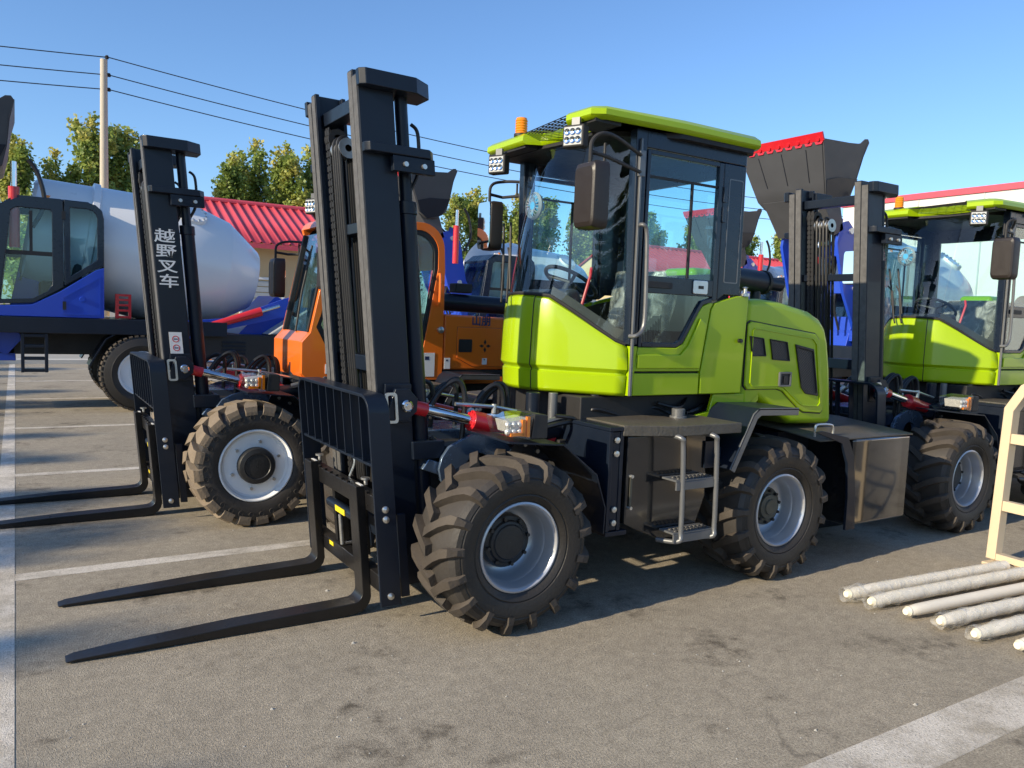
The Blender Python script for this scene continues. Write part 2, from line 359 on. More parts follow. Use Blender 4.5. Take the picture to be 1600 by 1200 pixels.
def text_mesh(body, size, mtx, name, material, parent, thick=0.002, off=0.0, spacing=1.0):
    cu_ = bpy.data.curves.new('t', 'FONT'); cu_.body = body; cu_.size = size; cu_.extrude = thick; cu_.offset = off
    cu_.align_x = 'CENTER'; cu_.align_y = 'CENTER'; cu_.space_line = spacing
    t = bpy.data.objects.new('t', cu_); C.objects.link(t)
    bpy.context.view_layer.update()
    dg = bpy.context.evaluated_depsgraph_get()
    me = bpy.data.meshes.new_from_object(t.evaluated_get(dg)); bpy.data.objects.remove(t)
    o_ = ORG[0]
    me.transform(Matrix.Translation(-o_) @ mtx)
    me.materials.clear(); me.materials.append(M[material]); me.name = name
    o = bpy.data.objects.new(name, me); C.objects.link(o); o.parent = parent; KIDS.setdefault(parent.name, []).append(o)
    return o
# matrix that maps text x->+X, text y->+Z (a sheet facing -Y) at p
def face_near(p): return Matrix(((1, 0, 0, p[0]), (0, 0, 1, p[1]), (0, 1, 0, p[2]), (0, 0, 0, 1))) @ Matrix.Diagonal((1, 1, -1, 1))
def arc(cx, cz, r, a0, a1, n=6): return [(cx + r * math.cos(R(a0 + (a1 - a0) * i / n)), cz + r * math.sin(R(a0 + (a1 - a0) * i / n))) for i in range(n + 1)]
def rrect(x0, x1, z0, z1, r, n=4):
    return arc(x1 - r, z1 - r, r, 0, 90, n) + arc(x0 + r, z1 - r, r, 90, 180, n) + arc(x0 + r, z0 + r, r, 180, 270, n) + arc(x1 - r, z0 + r, r, 270, 360, n)
def curve(pts, n=6):
    P = [Vector(p) for p in pts]; out = []
    for i in range(len(P) - 1):
        p0, p1, p2, p3 = P[max(i - 1, 0)], P[i], P[i + 1], P[min(i + 2, len(P) - 1)]
        for k in range(n):
            t = k / n
            out.append(0.5 * ((2 * p1) + (p2 - p0) * t + (2 * p0 - 5 * p1 + 4 * p2 - p3) * t * t + (3 * p1 - p0 - 3 * p2 + p3) * t ** 3))
    out.append(P[-1]); return out
# ------------------------------------------------------------------ forklift parts
def wheel(root, cx, side, style, cz=0.48, hubstyle='black'):
    cy = side * 0.88; c = (cx, cy, cz); s_ = side
    P3 = lambda th, w, r: (cx + r * math.cos(th), cy + s_ * w, cz + r * math.sin(th))
    mb = MB()
    if style == 'lug':
        rim = 'silver'
        lip = [(0.212, 0.10), (0.222, 0.165), (0.226, 0.176), (0.236, 0.186), (0.246, 0.182), (0.250, 0.170), (0.240, 0.10), (0.240, -0.17)]
        barrel = [(0.212, 0.10), (0.205, 0.085), (0.205, 0.03), (0.185, 0.0), (0.16, -0.01), (0.06, -0.01), (0.001, -0.01)]
        mb.lathe(lip, c, 'y', 56, sgn=s_).lathe(barrel, c, 'y', 56, sgn=s_)
    else:
        rim = 'white_rim'
        mb.lathe([(0.235, 0.10), (0.262, 0.185), (0.272, 0.196), (0.282, 0.190), (0.284, 0.17), (0.27, 0.0), (0.27, -0.17)], c, 'y', 56, sgn=s_)
        mb.lathe([(0.250, 0.155), (0.235, 0.145), (0.19, 0.150), (0.15, 0.150), (0.001, 0.150)], c, 'y', 56, sgn=s_)
        mb.lathe([(0.235, 0.10), (0.250, 0.155)], c, 'y', 56, sgn=s_)
    w = mb.build('wheel', rim, root)
    t = MB()
    if style == 'lug':
        half = [(0.244, 0.172), (0.262, 0.192), (0.285, 0.203), (0.292, 0.200), (0.297, 0.206), (0.335, 0.217), (0.37, 0.216), (0.376, 0.211), (0.383, 0.213), (0.405, 0.203), (0.428, 0.178), (0.438, 0.12), (0.444, 0.0)]
        prof = half + [(r_, -w_) for r_, w_ in half[-2::-1]]
        t.lathe(half[:10], c, 'y', 64, sgn=s_); t.lathe([(r_, -w_) for r_, w_ in half[:10]], c, 'y', 64, sgn=s_); t.mat(2).lathe(prof[9:-9], c, 'y', 64, sgn=s_)
        t.mat(1)
        N = 17; pitch = 2 * math.pi / N
        for i in range(N):
            for sd in (1, -1):
                th0 = i * pitch + (0 if sd == 1 else pitch / 2)
                path = [(0.0, -0.022, 0.425, 0.484, 0.135), (0.075, 0.035, 0.425, 0.484, 0.125), (0.165, 0.105, 0.42, 0.482, 0.13), (0.235, 0.170, 0.40, 0.475, 0.135), (0.255, 0.206, 0.375, 0.455, 0.12), (0.262, 0.224, 0.362, 0.405, 0.085)]
                rows = []
                for d, w_, rb, rt, dt in path:
                    th = th0 - d * (1 if s_ == -1 else -1)
                    rows.append([P3(th - dt * 0.62, sd * w_, rb), P3(th - dt * 0.40, sd * w_, rt), P3(th + dt * 0.40, sd * w_, rt), P3(th + dt * 0.62, sd * w_, rb)])
                t.loft(rows); b = len(t.v); n_ = len(rows)
                t.add(rows[0], [(0, 1, 2, 3)]); t.add(rows[-1], [(3, 2, 1, 0)])
        ty = t.build('tyre', ['rubber', 'tread', 'groove'], w, ang=30)
    else:
        half = [(0.282, 0.175), (0.290, 0.195), (0.300, 0.200), (0.345, 0.203), (0.40, 0.200), (0.425, 0.19), (0.435, 0.12), (0.44, 0.0)]
        t.lathe(half + [(r_, -w_) for r_, w_ in half[-2::-1]], c, 'y', 64, sgn=s_)
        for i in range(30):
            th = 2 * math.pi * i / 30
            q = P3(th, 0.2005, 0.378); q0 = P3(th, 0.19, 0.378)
            t.mat(2).cyl(q0, (q[0], q[1] + s_ * 0.004, q[2]), 0.0155, n=10)  # proud black disc painted in for the shaded inside of a sidewall hole
            t.mat(0).lathe([(0.0155, 0.2), (0.0165, 0.206), (0.019, 0.206), (0.021, 0.2)], (q[0], cy, q[2]), 'y', 10, sgn=s_)
        t.mat(1); N = 20; pitch = 2 * math.pi / N
        for i in range(N):
            for sd in (1, -1):
                th0 = i * pitch + (0 if sd == 1 else pitch / 2)
                rows = []
                for d, w_, rb, rt, dt in [(0, 0.0, 0.42, 0.481, 0.17), (0.05, 0.09, 0.42, 0.481, 0.20), (0.10, 0.165, 0.41, 0.478, 0.22), (0.11, 0.198, 0.40, 0.462, 0.22), (0.11, 0.206, 0.398, 0.425, 0.21)]:
                    th = th0 + d * (1 if s_ == -1 else -1)
                    rows.append([P3(th - dt * 0.52, sd * w_, rb), P3(th - dt * 0.46, sd * w_, rt), P3(th + dt * 0.46, sd * w_, rt), P3(th + dt * 0.52, sd * w_, rb)])
                t.loft(rows); t.add(rows[0], [(0, 1, 2, 3)]); t.add(rows[-1], [(3, 2, 1, 0)])
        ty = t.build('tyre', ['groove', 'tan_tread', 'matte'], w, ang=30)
    h = MB()
    if style == 'lug':
        d = 0.0
        if hubstyle == 'black':
            h.lathe([(0.150, -0.008), (0.150, 0.03), (0.140, 0.045), (0.118, 0.048), (0.112, 0.062), (0.098, 0.066), (0.092, 0.075), (0.04, 0.078), (0.001, 0.078)], c, 'y', 36, sgn=s_)
            nb, rb_, wb, mt = 8, 0.128, 0.045, 'hub'
        else:
            h.lathe([(0.130, -0.008), (0.130, 0.05), (0.122, 0.058), (0.088, 0.058), (0.084, 0.082), (0.055, 0.086), (0.05, 0.098), (0.001, 0.098)], c, 'y', 36, sgn=s_)
            nb, rb_, wb, mt = 10, 0.108, 0.058, 'olive'
        h.build('hub', mt, w, bevel=0.002)
        for i in range(nb):
            a = 2 * math.pi * i / nb + 0.2; p0 = P3(a, wb - 0.01, rb_); p1 = P3(a, wb + 0.022, rb_)
            MB().cyl(p0, p1, 0.011, n=6).build('wheel_nut', 'hub' if hubstyle == 'black' else 'matte', w)
        vv = MB(); vv.tube([P3(2.2, -0.005, 0.17), P3(2.2, 0.05, 0.18)], 0.006, 6).build('valve', 'zinc', w)
    else:
        h.lathe([(0.142, 0.148), (0.142, 0.20), (0.134, 0.215), (0.10, 0.222), (0.095, 0.215), (0.06, 0.218), (0.001, 0.218)], c, 'y', 36, sgn=s_)
        h.build('hub', 'hub', w, bevel=0.002)
        for i in range(6):
            a = 2 * math.pi * i / 6 + 0.35
            MB().cyl(P3(a, 0.148, 0.185), P3(a, 0.170, 0.185), 0.013, n=6).build('wheel_nut', 'zinc', w)
    return w

SH = lambda mb: mb.shear()
def mast(root, lettering=False):
    for sd, lab in ((-1, 'near'), (1, 'far')):
        Y = lambda y: y if sd == -1 else 0.02 - y
        yo, yi = Y(-0.40), Y(-0.375)
        o = MB()
        o.box(1.80, 2.00, min(yo, yi), max(yo, yi), 0.12, 2.95)
        for x0, x1 in ((1.797, 1.825), (1.972, 2.003)):
            a, b = Y(-0.398), Y(-0.335); o.box(x0, x1, min(a, b), max(a, b), 0.121, 2.949)
        ra = SH(o).build('outer_rail', 'dark', root, bevel=0.004)
        fe = MB(); a, b = Y(-0.396), Y(-0.337)
        fe.box(1.7935, 1.7985, min(a, b), max(a, b), 0.13, 2.94); SH(fe).build('worn_edge', 'edge', ra)
        i_ = MB(); a, b = Y(-0.330), Y(-0.306)
        i_.box(1.812, 1.985, min(a, b), max(a, b), 0.15, 2.985)
        for x0, x1 in ((1.800, 1.826), (1.965, 1.99)):
            a, b = Y(-0.3295), Y(-0.262); i_.box(x0, x1, min(a, b), max(a, b), 0.151, 2.984)
        ri = SH(i_).build('inner_rail', 'dark', root, bevel=0.004)
        fe = MB(); a, b = Y(-0.326), Y(-0.268); fe.box(1.796, 1.8015, min(a, b), max(a, b), 0.16, 2.975); SH(fe).build('worn_edge', 'edge', ri)
        cy_ = Y(-0.33)
        c_ = MB(); c_.cyl((2.075, cy_, 0.25), (2.075, cy_, 2.25), 0.052); c_.cyl((2.075, cy_, 2.25), (2.075, cy_, 2.32), 0.058)
        lc = SH(c_).build('lift_cylinder', 'dark', root, bevel=0.003)
        SH(MB().cyl((2.075, cy_, 2.32), (2.075, cy_, 2.90), 0.036)).build('cylinder_rod', 'dark', lc)
        SH(MB().tube(curve([(2.13, cy_, 2.75), (2.17, cy_, 2.70), (2.16, cy_, 2.5), (2.10, cy_, 2.38)]), 0.011, 7)).build('cylinder_hose', 'hose', lc)
        a, b = Y(-0.475), Y(-0.24)
        y0, y1 = (a, b)
        pl = [(1.79, y0 + (0.03 if sd < 0 else -0.03)), (1.82, y0), (2.11, y0), (2.22, y0 + (0.08 if sd < 0 else -0.08)), (2.22, y1), (1.99, y1), (1.99, Y(-0.402)), (1.79, Y(-0.402))]
        tb = MB().prism(pl, 2.88, 2.965, 'z'); SH(tb).build('top_bracket', 'dark', root, bevel=0.006)
        pl2 = [(1.80, y0 + (0.03 if sd < 0 else -0.03)), (1.82, y0), (2.17, y0), (2.21, y0 + (0.05 if sd < 0 else -0.05)), (2.21, y1), (2.006, y1), (2.006, Y(-0.402)), (1.80, Y(-0.402))]
        b2 = MB().prism(pl2, 2.545, 2.595, 'z'); ob = SH(b2).build('cylinder_clamp', 'dark', root, bevel=0.006)
        k0, k1 = Y(-0.465), Y(-0.425)
        SH(MB().box(1.95, 2.20, min(k0, k1), max(k0, k1), 2.46, 2.544)).build('clamp_block', 'dark', ob, bevel=0.004)
        for xb in (2.02, 2.13): SH(MB().cyl((xb, Y(-0.465), 2.50), (xb, Y(-0.482), 2.50), 0.014, n=8)).build('bolt', 'zinc', ob)
        # tilt pivot
        pv = MB(); q0, q1 = Y(-0.50), Y(-0.472)
        pv.prism([(1.80, 1.13), (1.84, 1.10), (1.93, 1.10), (1.99, 1.15), (2.0, 1.22), (1.95, 1.28), (1.87, 1.28)], min(q0, q1), max(q0, q1))
        q0, q1 = Y(-0.425), Y(-0.403)
        pv.prism([(1.82, 1.08), (1.99, 1.08), (2.0, 1.30), (1.84, 1.30)], min(q0, q1), max(q0, q1))
        tp = SH(pv).build('tilt_lug', 'dark', root, bevel=0.005)
        SH(MB().lathe([(0.034, 0), (0.034, 0.02), (0.026, 0.028), (0.024, 0.022), (0.012, 0.022), (0.010, 0.034), (0.001, 0.034)], (1.925, Y(-0.50), 1.185), 'y', 20, sgn=sd)).build('pin', 'chrome', tp)
        lr = rrect(1.80, 1.87, 1.09, 1.26, 0.018); li = rrect(1.815, 1.855, 1.105, 1.245, 0.010)
        SH(MB().ring(lr, li, min(Y(-0.512), Y(-0.503)), max(Y(-0.512), Y(-0.503)))).build('pin_keeper', 'zinc', tp)
        # mast foot bracket
        q0, q1 = Y(-0.425), Y(-0.28)
        SH(MB().box(1.985, 2.19, min(q0, q1), max(q0, q1), 0.86, 0.965)).build('mast_bracket', 'dark', root, bevel=0.006)
    for z, h, m_ in ((2.80, 0.075, 'dark'), (2.14, 0.06, 'dark'), (1.35, 0.09, 'dark'), (0.35, 0.12, 'dark')):
        SH(MB().box(1.845, 1.93, -0.30, 0.32, z, z + h)).build('cross_member', m_, root, bevel=0.005)
    for y in (0.185, 0.222):
        c_ = MB(); z = 0.55
        while z < 2.76:
            c_.box(1.828, 1.842, y - 0.016, y + 0.016, z, z + 0.03); c_.box(1.832, 1.838, y - 0.011, y + 0.011, z + 0.03, z + 0.042); z += 0.042
        SH(c_).build('lift_chain', 'matte', root)
        SH(MB().lathe([(0.03, -0.02), (0.062, -0.02), (0.062, -0.014), (0.05, -0.008), (0.05, 0.008), (0.062, 0.014), (0.062, 0.02), (0.03, 0.02)], (1.885, y, 2.71), 'y', 24)).build('chain_pulley', 'matte', root)
    for k, y in enumerate((0.04, 0.075, 0.11, 0.145)):
        zt = 2.62 + 0.03 * (k % 2)
        pth = [(1.86, y, 0.62), (1.85, y, 1.4), (1.842, y, 2.3)] + [(1.842 + 0.045 - 0.045 * math.cos(a), y, zt + 0.06 * math.sin(a)) for a in [math.pi * j / 8 for j in range(9)]] + [(1.935, y, 2.0), (1.94, y, 0.8)]
        SH(MB().tube(pth, 0.0125, 8)).build('mast_hose', 'hose', root)
    SH(MB().lathe([(0.02, -0.075), (0.058, -0.075), (0.058, -0.07), (0.048, -0.065), (0.048, 0.065), (0.058, 0.07), (0.058, 0.075), (0.02, 0.075)], (1.887, 0.0925, 2.64), 'y', 24)).build('hose_pulley', 'zinc', root)
    if lettering:
        for i, ch in enumerate('越野叉车'):
            mt = Matrix(((1, 0, -0.095, 0), (0, 1, 0, 0), (0, 0, 1, 0), (0, 0, 0, 1)))
            z = 2.215 - 0.117 * i
            text_mesh(ch, 0.112, face_near((1.89 - 0.095 * (z - 0.2), -0.4025, z)) @ Matrix.Diagonal((1.38, 1, 1, 1)), 'lettering', 'white', root, thick=0.0015, off=0.0014)
        st = SH(MB().box(1.85, 1.945, -0.4045, -0.4008, 1.30, 1.47)).build('warning_sticker', 'white', root)
        for z in (1.345, 1.415):
            SH(MB().lathe([(0.020, 0), (0.020, 0.001), (0.0265, 0.001), (0.0265, 0)], (1.897, -0.4043, z), 'y', 18, sgn=-1)).build('prohibition_ring', 'redink', st)
            SH(MB().box(1.882, 1.912, -0.4056, -0.4046, z - 0.004, z + 0.004)).build('pictogram', 'ink', st)

def carriage(root):
    # load backrest: bent flat-bar hoop with upright bars
    xa, xb = 1.655, 1.775; yn, yf = -0.61, 0.60; zt = 1.25; zb = 0.10
    hoop = [(yn, zb)] + arc(yn + 0.09, zt - 0.09, 0.09, 180, 90, 7) + arc(yf - 0.09, zt - 0.09, 0.09, 90, 0, 7) + [(yf, zb)]
    h = MB().sheet(hoop, 0.018, xa, xb, 'x'); b = SH(h).build('backrest_frame', 'dark', root, bevel=0.003)
    SH(MB().box(xa + 0.012, xb - 0.01, yn + 0.0095, yf - 0.0095, 0.868, 0.884)).build('backrest_rail', 'dark', b, bevel=0.002)
    for i in range(1, 9):
        y = yn + (yf - yn) * i / 9
        SH(MB().box(xa + 0.004, xa + 0.064, y - 0.005, y + 0.005, 0.884, zt - 0.0095)).build('backrest_bar', 'dark', b, bevel=0.0015)
    for z in (0.64, 0.585, 0.155):
        SH(MB().lathe([(0.020, 0), (0.019, 0.006), (0.012, 0.011), (0.001, 0.013)], (1.715, yn - 0.009, z), 'y', 14, sgn=-1)).build('bolt', 'zinc', b)
    SH(MB().box(1.79, 1.84, yn + 0.015, yn + 0.045, 0.13, 0.60)).build('side_plate', 'dark', root, bevel=0.003)
    for z0, z1 in ((0.60, 0.70), (0.16, 0.26)):
        SH(MB().box(1.675, 1.745, yn + 0.012, yf - 0.012, z0, z1)).build('carriage_bar', 'black', root, bevel=0.006)
    y = yn + 0.14
    while y < yf - 0.12:
        SH(MB().box(1.672, 1.69, y, y + 0.028, 0.6995, 0.712)).build('fork_notch', 'black', root); y += 0.1
    for y in (-0.17, 0.18): SH(MB().box(1.70, 1.78, y - 0.02, y + 0.02, 0.262, 0.598)).build('carriage_upright', 'black', root, bevel=0.004)
    SH(MB().cyl((1.70, -0.20, 0.50), (1.70, 0.24, 0.50), 0.032)).build('side_shift_cylinder', 'dark', root, bevel=0.003)
    SH(MB().box(1.664, 1.669, -0.10, 0.06, 0.485, 0.52)).build('yellow_sticker', 'yellow', root)
    SH(MB().cyl((1.69, 0.05, 0.27), (1.69, 0.05, 0.46), 0.012)).build('lock_rod', 'zinc', root)
    SH(MB().box(1.672, 1.674, 0.17, 0.24, 0.225, 0.25)).build('yellow_label', 'yellow', root)
    SH(MB().tube(curve([(1.72, 0.0, 0.5), (1.74, -0.05, 0.42), (1.73, -0.08, 0.33), (1.70, 0.0, 0.29)]), 0.010, 7)).build('carriage_hose', 'hose', root)
    SH(MB().tube(curve([(1.75, 0.0, 0.70), (1.78, -0.02, 0.80), (1.76, 0.03, 0.9), (1.80, 0.05, 1.0)]), 0.008, 7)).build('grease_line', 'zinc', root)
    for yc in (-0.37, 0.42):
        # fork: shank with heel radius and tapering blade
        w = 0.062
        prof = [(1.675, 0.735), (1.625, 0.735), (1.625, 0.16)] + [(1.565 + 0.06 * math.cos(R(a)), 0.135 - 0.06 * math.sin(R(a))) for a in (0, 20, 40, 60, 80)] + \
               [(1.50, 0.072), (0.95, 0.060), (0.42, 0.034), (0.20, 0.021), (0.16, 0.012), (0.17, 0.006), (1.50, 0.006), (1.575, 0.012)] + [(1.575 + 0.10 * math.sin(R(a)), 0.118 - 0.106 * math.cos(R(a))) for a in (20, 40, 60, 80)]
        k = MB()
        # widths taper to a rounded tip
        n = len(prof); vs_ = []
        for sy in (-1, 1):
            for (x, z) in prof:
                ww = w if x > 0.40 else w * (0.62 + 0.38 * math.sqrt(max(0, (x - 0.155) / 0.245)))
                vs_.append((x, yc + sy * ww, z))
        k.add(vs_, [tuple(range(n)), tuple(range(2 * n - 1, n - 1, -1))] + [(i, i + n, (i + 1) % n + n, (i + 1) % n) for i in range(n)])
        fo = SH(k).build('fork', 'black', root, bevel=0.005)
        pn = SH(MB().lathe([(0.010, 0), (0.010, 0.03), (0.026, 0.032), (0.026, 0.042), (0.001, 0.044)], (1.70, yc - 0.02, 0.732), 'z', 14)).build('fork_pin', 'zinc', fo)
        SH(MB().box(1.66, 1.675, yc - 0.05, yc + 0.03, 0.7355, 0.738)).build('fork_sticker', 'white', fo)

def chassis(root, paint, full=True):
    k = MB(); k.box(1.95, 5.15, -0.36, 0.36, 0.50, 0.92); k.prism([(1.95, 0.35), (2.5, 0.35), (2.6, 0.5), (1.95, 0.5)], -0.34, 0.34)
    k.box(2.85, 3.9, -0.55, 0.55, 0.55, 0.95)
    k.build('main_frame', 'matte', root, bevel=0.01)
    MB().box(2.95, 4.25, -0.62, 0.45, 0.985, 1.225).build('underfloor_box', 'matte', root, bevel=0.01)
    for cx in (2.26, 4.34):
        MB().cyl((cx, -0.86, 0.48), (cx, 0.86, 0.48), 0.085, n=18).ball((cx, 0.0, 0.48), 0.19).build('axle', 'matte', root)
    # front frame slanted plate with a round opening
    hole = [(2.33 + 0.085 * math.cos(R(a)), 0.80 + 0.085 * math.sin(R(a))) for a in range(0, 360, 20)]
    for y in (-0.46, 0.42):
        outer = [(2.33 + 0.26 * math.cos(R(a)) * (1.0 if abs(math.cos(R(a))) > .5 else .8), 0.80 + 0.20 * math.sin(R(a))) for a in range(0, 360, 20)]
        MB().ring(outer, hole, y, y + 0.03).build('frame_plate', 'sky_sheen', root, bevel=0.003)
    MB().prism([(1.98, 0.80), (2.02, 0.86), (2.40, 0.74), (2.36, 0.66)], -0.42, -0.12).build('front_cover', 'sky_sheen', root, bevel=0.008)
    MB().box(2.02, 2.5, -0.12, 0.30, 0.70, 0.98).build('valve_block', 'sky_sheen', root, bevel=0.01)
    MB().cyl((2.55, -0.5, 0.98), (2.9, -0.45, 1.0), 0.06).build('steering_cylinder', 'dark', root, bevel=0.004)
    # tilt cylinders
    for y in (-0.455, 0.455):
        d = Vector((0.972, 0, -0.235)); p0 = Vector((1.84, y, 1.185))
        at = lambda t: tuple(p0 + d * t)
        tc = MB().cyl(at(0.46), at(1.05), 0.050, n=24).cyl(at(0.44), at(0.56), 0.062, n=24).build('tilt_cylinder', 'red', root, bevel=0.004)
        MB().cyl(at(0.13), at(0.46), 0.031, n=20).build('cylinder_rod', 'chrome', tc)
        MB().cyl(at(0.04), at(0.14), 0.040, n=16).cyl((1.84, y - 0.03, 1.185), (1.84, y + 0.03, 1.185), 0.046, n=18).build('rod_eye', 'red', tc, bevel=0.003)
        g = MB()
        for i in range(10):
            a = 2 * math.pi * i / 10; up = Vector((0.235, 0, 0.972)); sd = Vector((0, 1, 0)); q = p0 + d * 0.435 + (up * math.cos(a) + sd * math.sin(a)) * 0.050
            g.cyl(tuple(q), tuple(q + d * 0.03), 0.009, n=6)
        g.build('gland_bolts', 'red', tc)
        q = p0 + d * 0.60
        MB().cyl((q.x, q.y, q.z + 0.04), (q.x + 0.005, q.y, q.z + 0.13), 0.015, n=10).build('port_fitting', 'zinc', tc)
        MB().tube([(q.x - 0.25, q.y + 0.02, q.z + 0.135), (q.x, q.y, q.z + 0.115), (q.x + 0.3, q.y + 0.02, q.z + 0.055)], 0.012, 8).build('pressure_pipe', 'zinc', tc)
    # hoses arching over the front frame
    for i, (x, y, hgt, sp) in enumerate(((2.10, -0.36, 0.20, 0.16), (2.14, -0.30, 0.21, 0.15), (2.38, -0.36, 0.20, 0.15), (2.44, -0.30, 0.21, 0.16), (2.50, -0.24, 0.19, 0.14), (2.1, 0.05, 0.15, 0.15), (2.3, 0.1, 0.15, 0.15))):
        z0 = 1.16 - (x - 2.0) * 0.10
        pt = curve([(x - 0.06, y, z0), (x + 0.02, y, z0 + hgt * 0.55), (x + sp * 0.7, y - 0.02, z0 + hgt * 0.8), (x + sp, y - 0.03, z0 + hgt * 0.3), (x + sp * 0.9, y - 0.03, z0 - 0.25)])
        hs_ = MB().tube(pt, 0.0155, 9).build('hydraulic_hose', 'hose', root)
        MB().cyl((x - 0.13, y, z0 - 0.03), (x - 0.045, y, z0 + 0.012), 0.018, n=10).build('hose_fitting', 'zinc', hs_)
    MB().tube(curve([(2.05, -0.38, 0.98), (2.12, -0.40, 0.90), (2.16, -0.40, 0.80), (2.2, -0.38, 0.72)]), 0.016, 9).build('hydraulic_hose', 'hose', root)
    for s_ in (-1, 1):
        # front fender plate
        a, b = sorted((s_ * 1.0, s_ * 0.58))
        fd = MB().sheet([(2.20, 1.035), (2.56, 1.005), (2.80, 0.82), (2.875, 0.62), (2.87, 0.47)], 0.010, a, b).build('front_fender', 'dark', root, bevel=0.002)
        MB().prism([(2.50, 0.99), (2.60, 0.965), (2.74, 0.85), (2.60, 0.84), (2.45, 0.9)], s_ * 0.60, s_ * 0.612).build('fender_gusset', 'dark', fd)
        for bx, bz in ((2.55, 0.95), (2.64, 0.905)):
            MB().cyl((bx, s_ * 0.60, bz), (bx, s_ * 0.63, bz), 0.013, n=8).build('bolt', 'zinc', fd)
        # head lamp: faceted housing, lens, amber strip
        y0, y1 = s_ * 1.0, s_ * 0.80
        hb = MB().prism([(2.345, 1.045), (2.45, 1.045), (2.45, 1.175), (2.36, 1.185)], min(y0, y1) + 0.004, max(y0, y1) - 0.004).build('head_lamp', 'matte', root, bevel=0.008)
        L0 = [(2.20, 1.065), (2.335, 1.045), (2.352, 1.185), (2.165, 1.165)]
        ls = MB().prism(L0, min(y0, y1), max(y0, y1)).build('lamp_lens', 'clear', hb, bevel=0.006)
        rf_ = MB().prism([(2.235, 1.08), (2.33, 1.062), (2.34, 1.16), (2.215, 1.145)], min(y0, y1) + 0.022, max(y0, y1) - 0.022)
        for q in range(3):
            for w in range(2): rf_.lathe([(0.001, -0.006), (0.012, -0.004), (0.019, 0.008), (0.021, 0.008)], (2.205 + 0.035 * q, y0 - s_ * 0.016, 1.092 + 0.036 * w), 'y', 12, sgn=-s_)
        rf_.build('lamp_reflector', 'led', hb, bevel=0.004)
        am = MB(); yy = s_ * 0.985
        am.box(2.285, 2.305, yy - 0.01, yy + 0.01, 1.065, 1.155); am.box(2.315, 2.333, yy - 0.01, yy + 0.01, 1.06, 1.17); am.box(2.215, 2.30, yy - 0.01, yy + 0.01, 1.068, 1.085)
        am.build('indicator_strip', 'amber', hb)
    # bracket plates behind the front wheel
    for s_ in (-1, 1):
        a, b = sorted((s_ * 0.98, s_ * 0.50))
        bk = MB().box(2.90, 2.925, a, b, 0.47, 1.06).box(2.90, 3.04, a, b, 1.062, 1.085).box(2.90, 3.06, a, b, 0.44, 0.468).box(2.985, 3.01, a + 0.004, b - 0.004, 0.47, 1.06).build('step_bracket', 'dark', root, bevel=0.003)
        for z in (1.01, 0.93, 0.60, 0.52): MB().lathe([(0.019, 0), (0.018, 0.012), (0.001, 0.015)], (2.955, s_ * 0.975, z), 'y', 8, sgn=s_).build('bolt', 'zinc', bk)
        MB().box(2.928, 2.984, min(s_ * .97, s_ * .9), max(s_ * .97, s_ * .9), 0.475, 1.055).build('bolt_plate', 'dark', bk)
    # tank and steps on the near side, battery box on the far side
    for s_, nm in ((-1, 'hydraulic_tank'), (1, 'fuel_tank')):
        a, b = sorted((s_ * 0.98, s_ * 0.56))
        tk = MB().prism([(3.04, 1.03), (3.30, 1.03), (3.68, 1.03), (3.70, 0.62), (3.60, 0.38), (3.32, 0.38), (3.04, 0.50)], a, b).build(nm, 'gloss', root, bevel=0.012, seg=3)
        lo = sorted((s_ * 1.10, s_ * 0.52))
        MB().prism([(3.0, lo[0] + (0.12 if s_ < 0 else 0)), (3.32, lo[0]), (3.86, lo[0]), (3.86, lo[1]), (3.32, lo[1]), (3.0, lo[1] - (0.12 if s_ > 0 else 0))], 1.031, 1.095, 'z').build('tank_lid', 'lidgrit', tk, bevel=0.006)
        MB().lathe([(0.055, 0), (0.055, 0.012), (0.042, 0.014), (0.044, 0.055), (0.038, 0.06), (0.001, 0.06)], (3.62, s_ * 0.78, 1.095), 'z', 20).build('filler_cap', 'grey_steel', tk)
        MB().prism([(3.062, 0.60), (3.078, 0.60), (3.078, 0.80), (3.062, 0.80)], s_ * 0.985, s_ * 0.99).build('level_gauge', 'olive', tk)
        for z in (0.60, 0.79): MB().cyl((3.07, s_ * 0.978, z), (3.07, s_ * 1.0, z), 0.011, n=8).build('gauge_bolt', 'zinc', tk)
        yo = s_ * 1.12
        ld = None
        for x in (3.345, 3.625):
            pt = curve([(x - 0.05, s_ * 0.99, 1.035), (x - 0.02, yo, 1.025), (x, yo, 0.97), (x + 0.015, yo, 0.7), (x + 0.02, yo, 0.46), (x + 0.005, yo, 0.40), (x - 0.05, s_ * 0.99, 0.385)])
            o = MB().tube(pt, 0.0155, 12).build('ladder_rail', 'grey_steel', root)
        for z in (0.76, 0.44):
            a, b = sorted((yo - s_ * 0.005, s_ * 0.99))
            st = MB().box(3.31, 3.645, a, b, z, z + 0.012).box(3.31, 3.645, min(yo, yo - s_ * 0.012), max(yo, yo - s_ * 0.012), z - 0.05, z).build('step', 'grey_steel', root, bevel=0.002)
            tt = MB()
            for i in range(9):
                for j in range(2):
                    tt.lathe([(0.014, 0.0), (0.011, 0.008), (0.007, 0.008), (0.006, 0.0)], (3.35 + i * 0.033, yo - s_ * (0.03 + 0.045 * j), z + 0.012), 'z', 8)
            tt.build('step_studs', 'stud', st)
        # rear fender: bent plate
        a, b = sorted((s_ * 1.10, s_ * 0.68))
        rf = MB().sheet([(3.785, 0.80), (3.97, 1.14), (4.02, 1.175), (4.40, 1.165)], 0.012, a, b).build('rear_fender', 'dark', root, bevel=0.003)
        ye = s_ * 1.10
        MB().sheet([(3.80, 0.79), (3.985, 1.13), (4.03, 1.158), (4.40, 1.15)], 0.05, min(ye, ye - s_ * 0.012), max(ye, ye - s_ * 0.012)).build('fender_lip', 'grey_steel', rf, bevel=0.004)
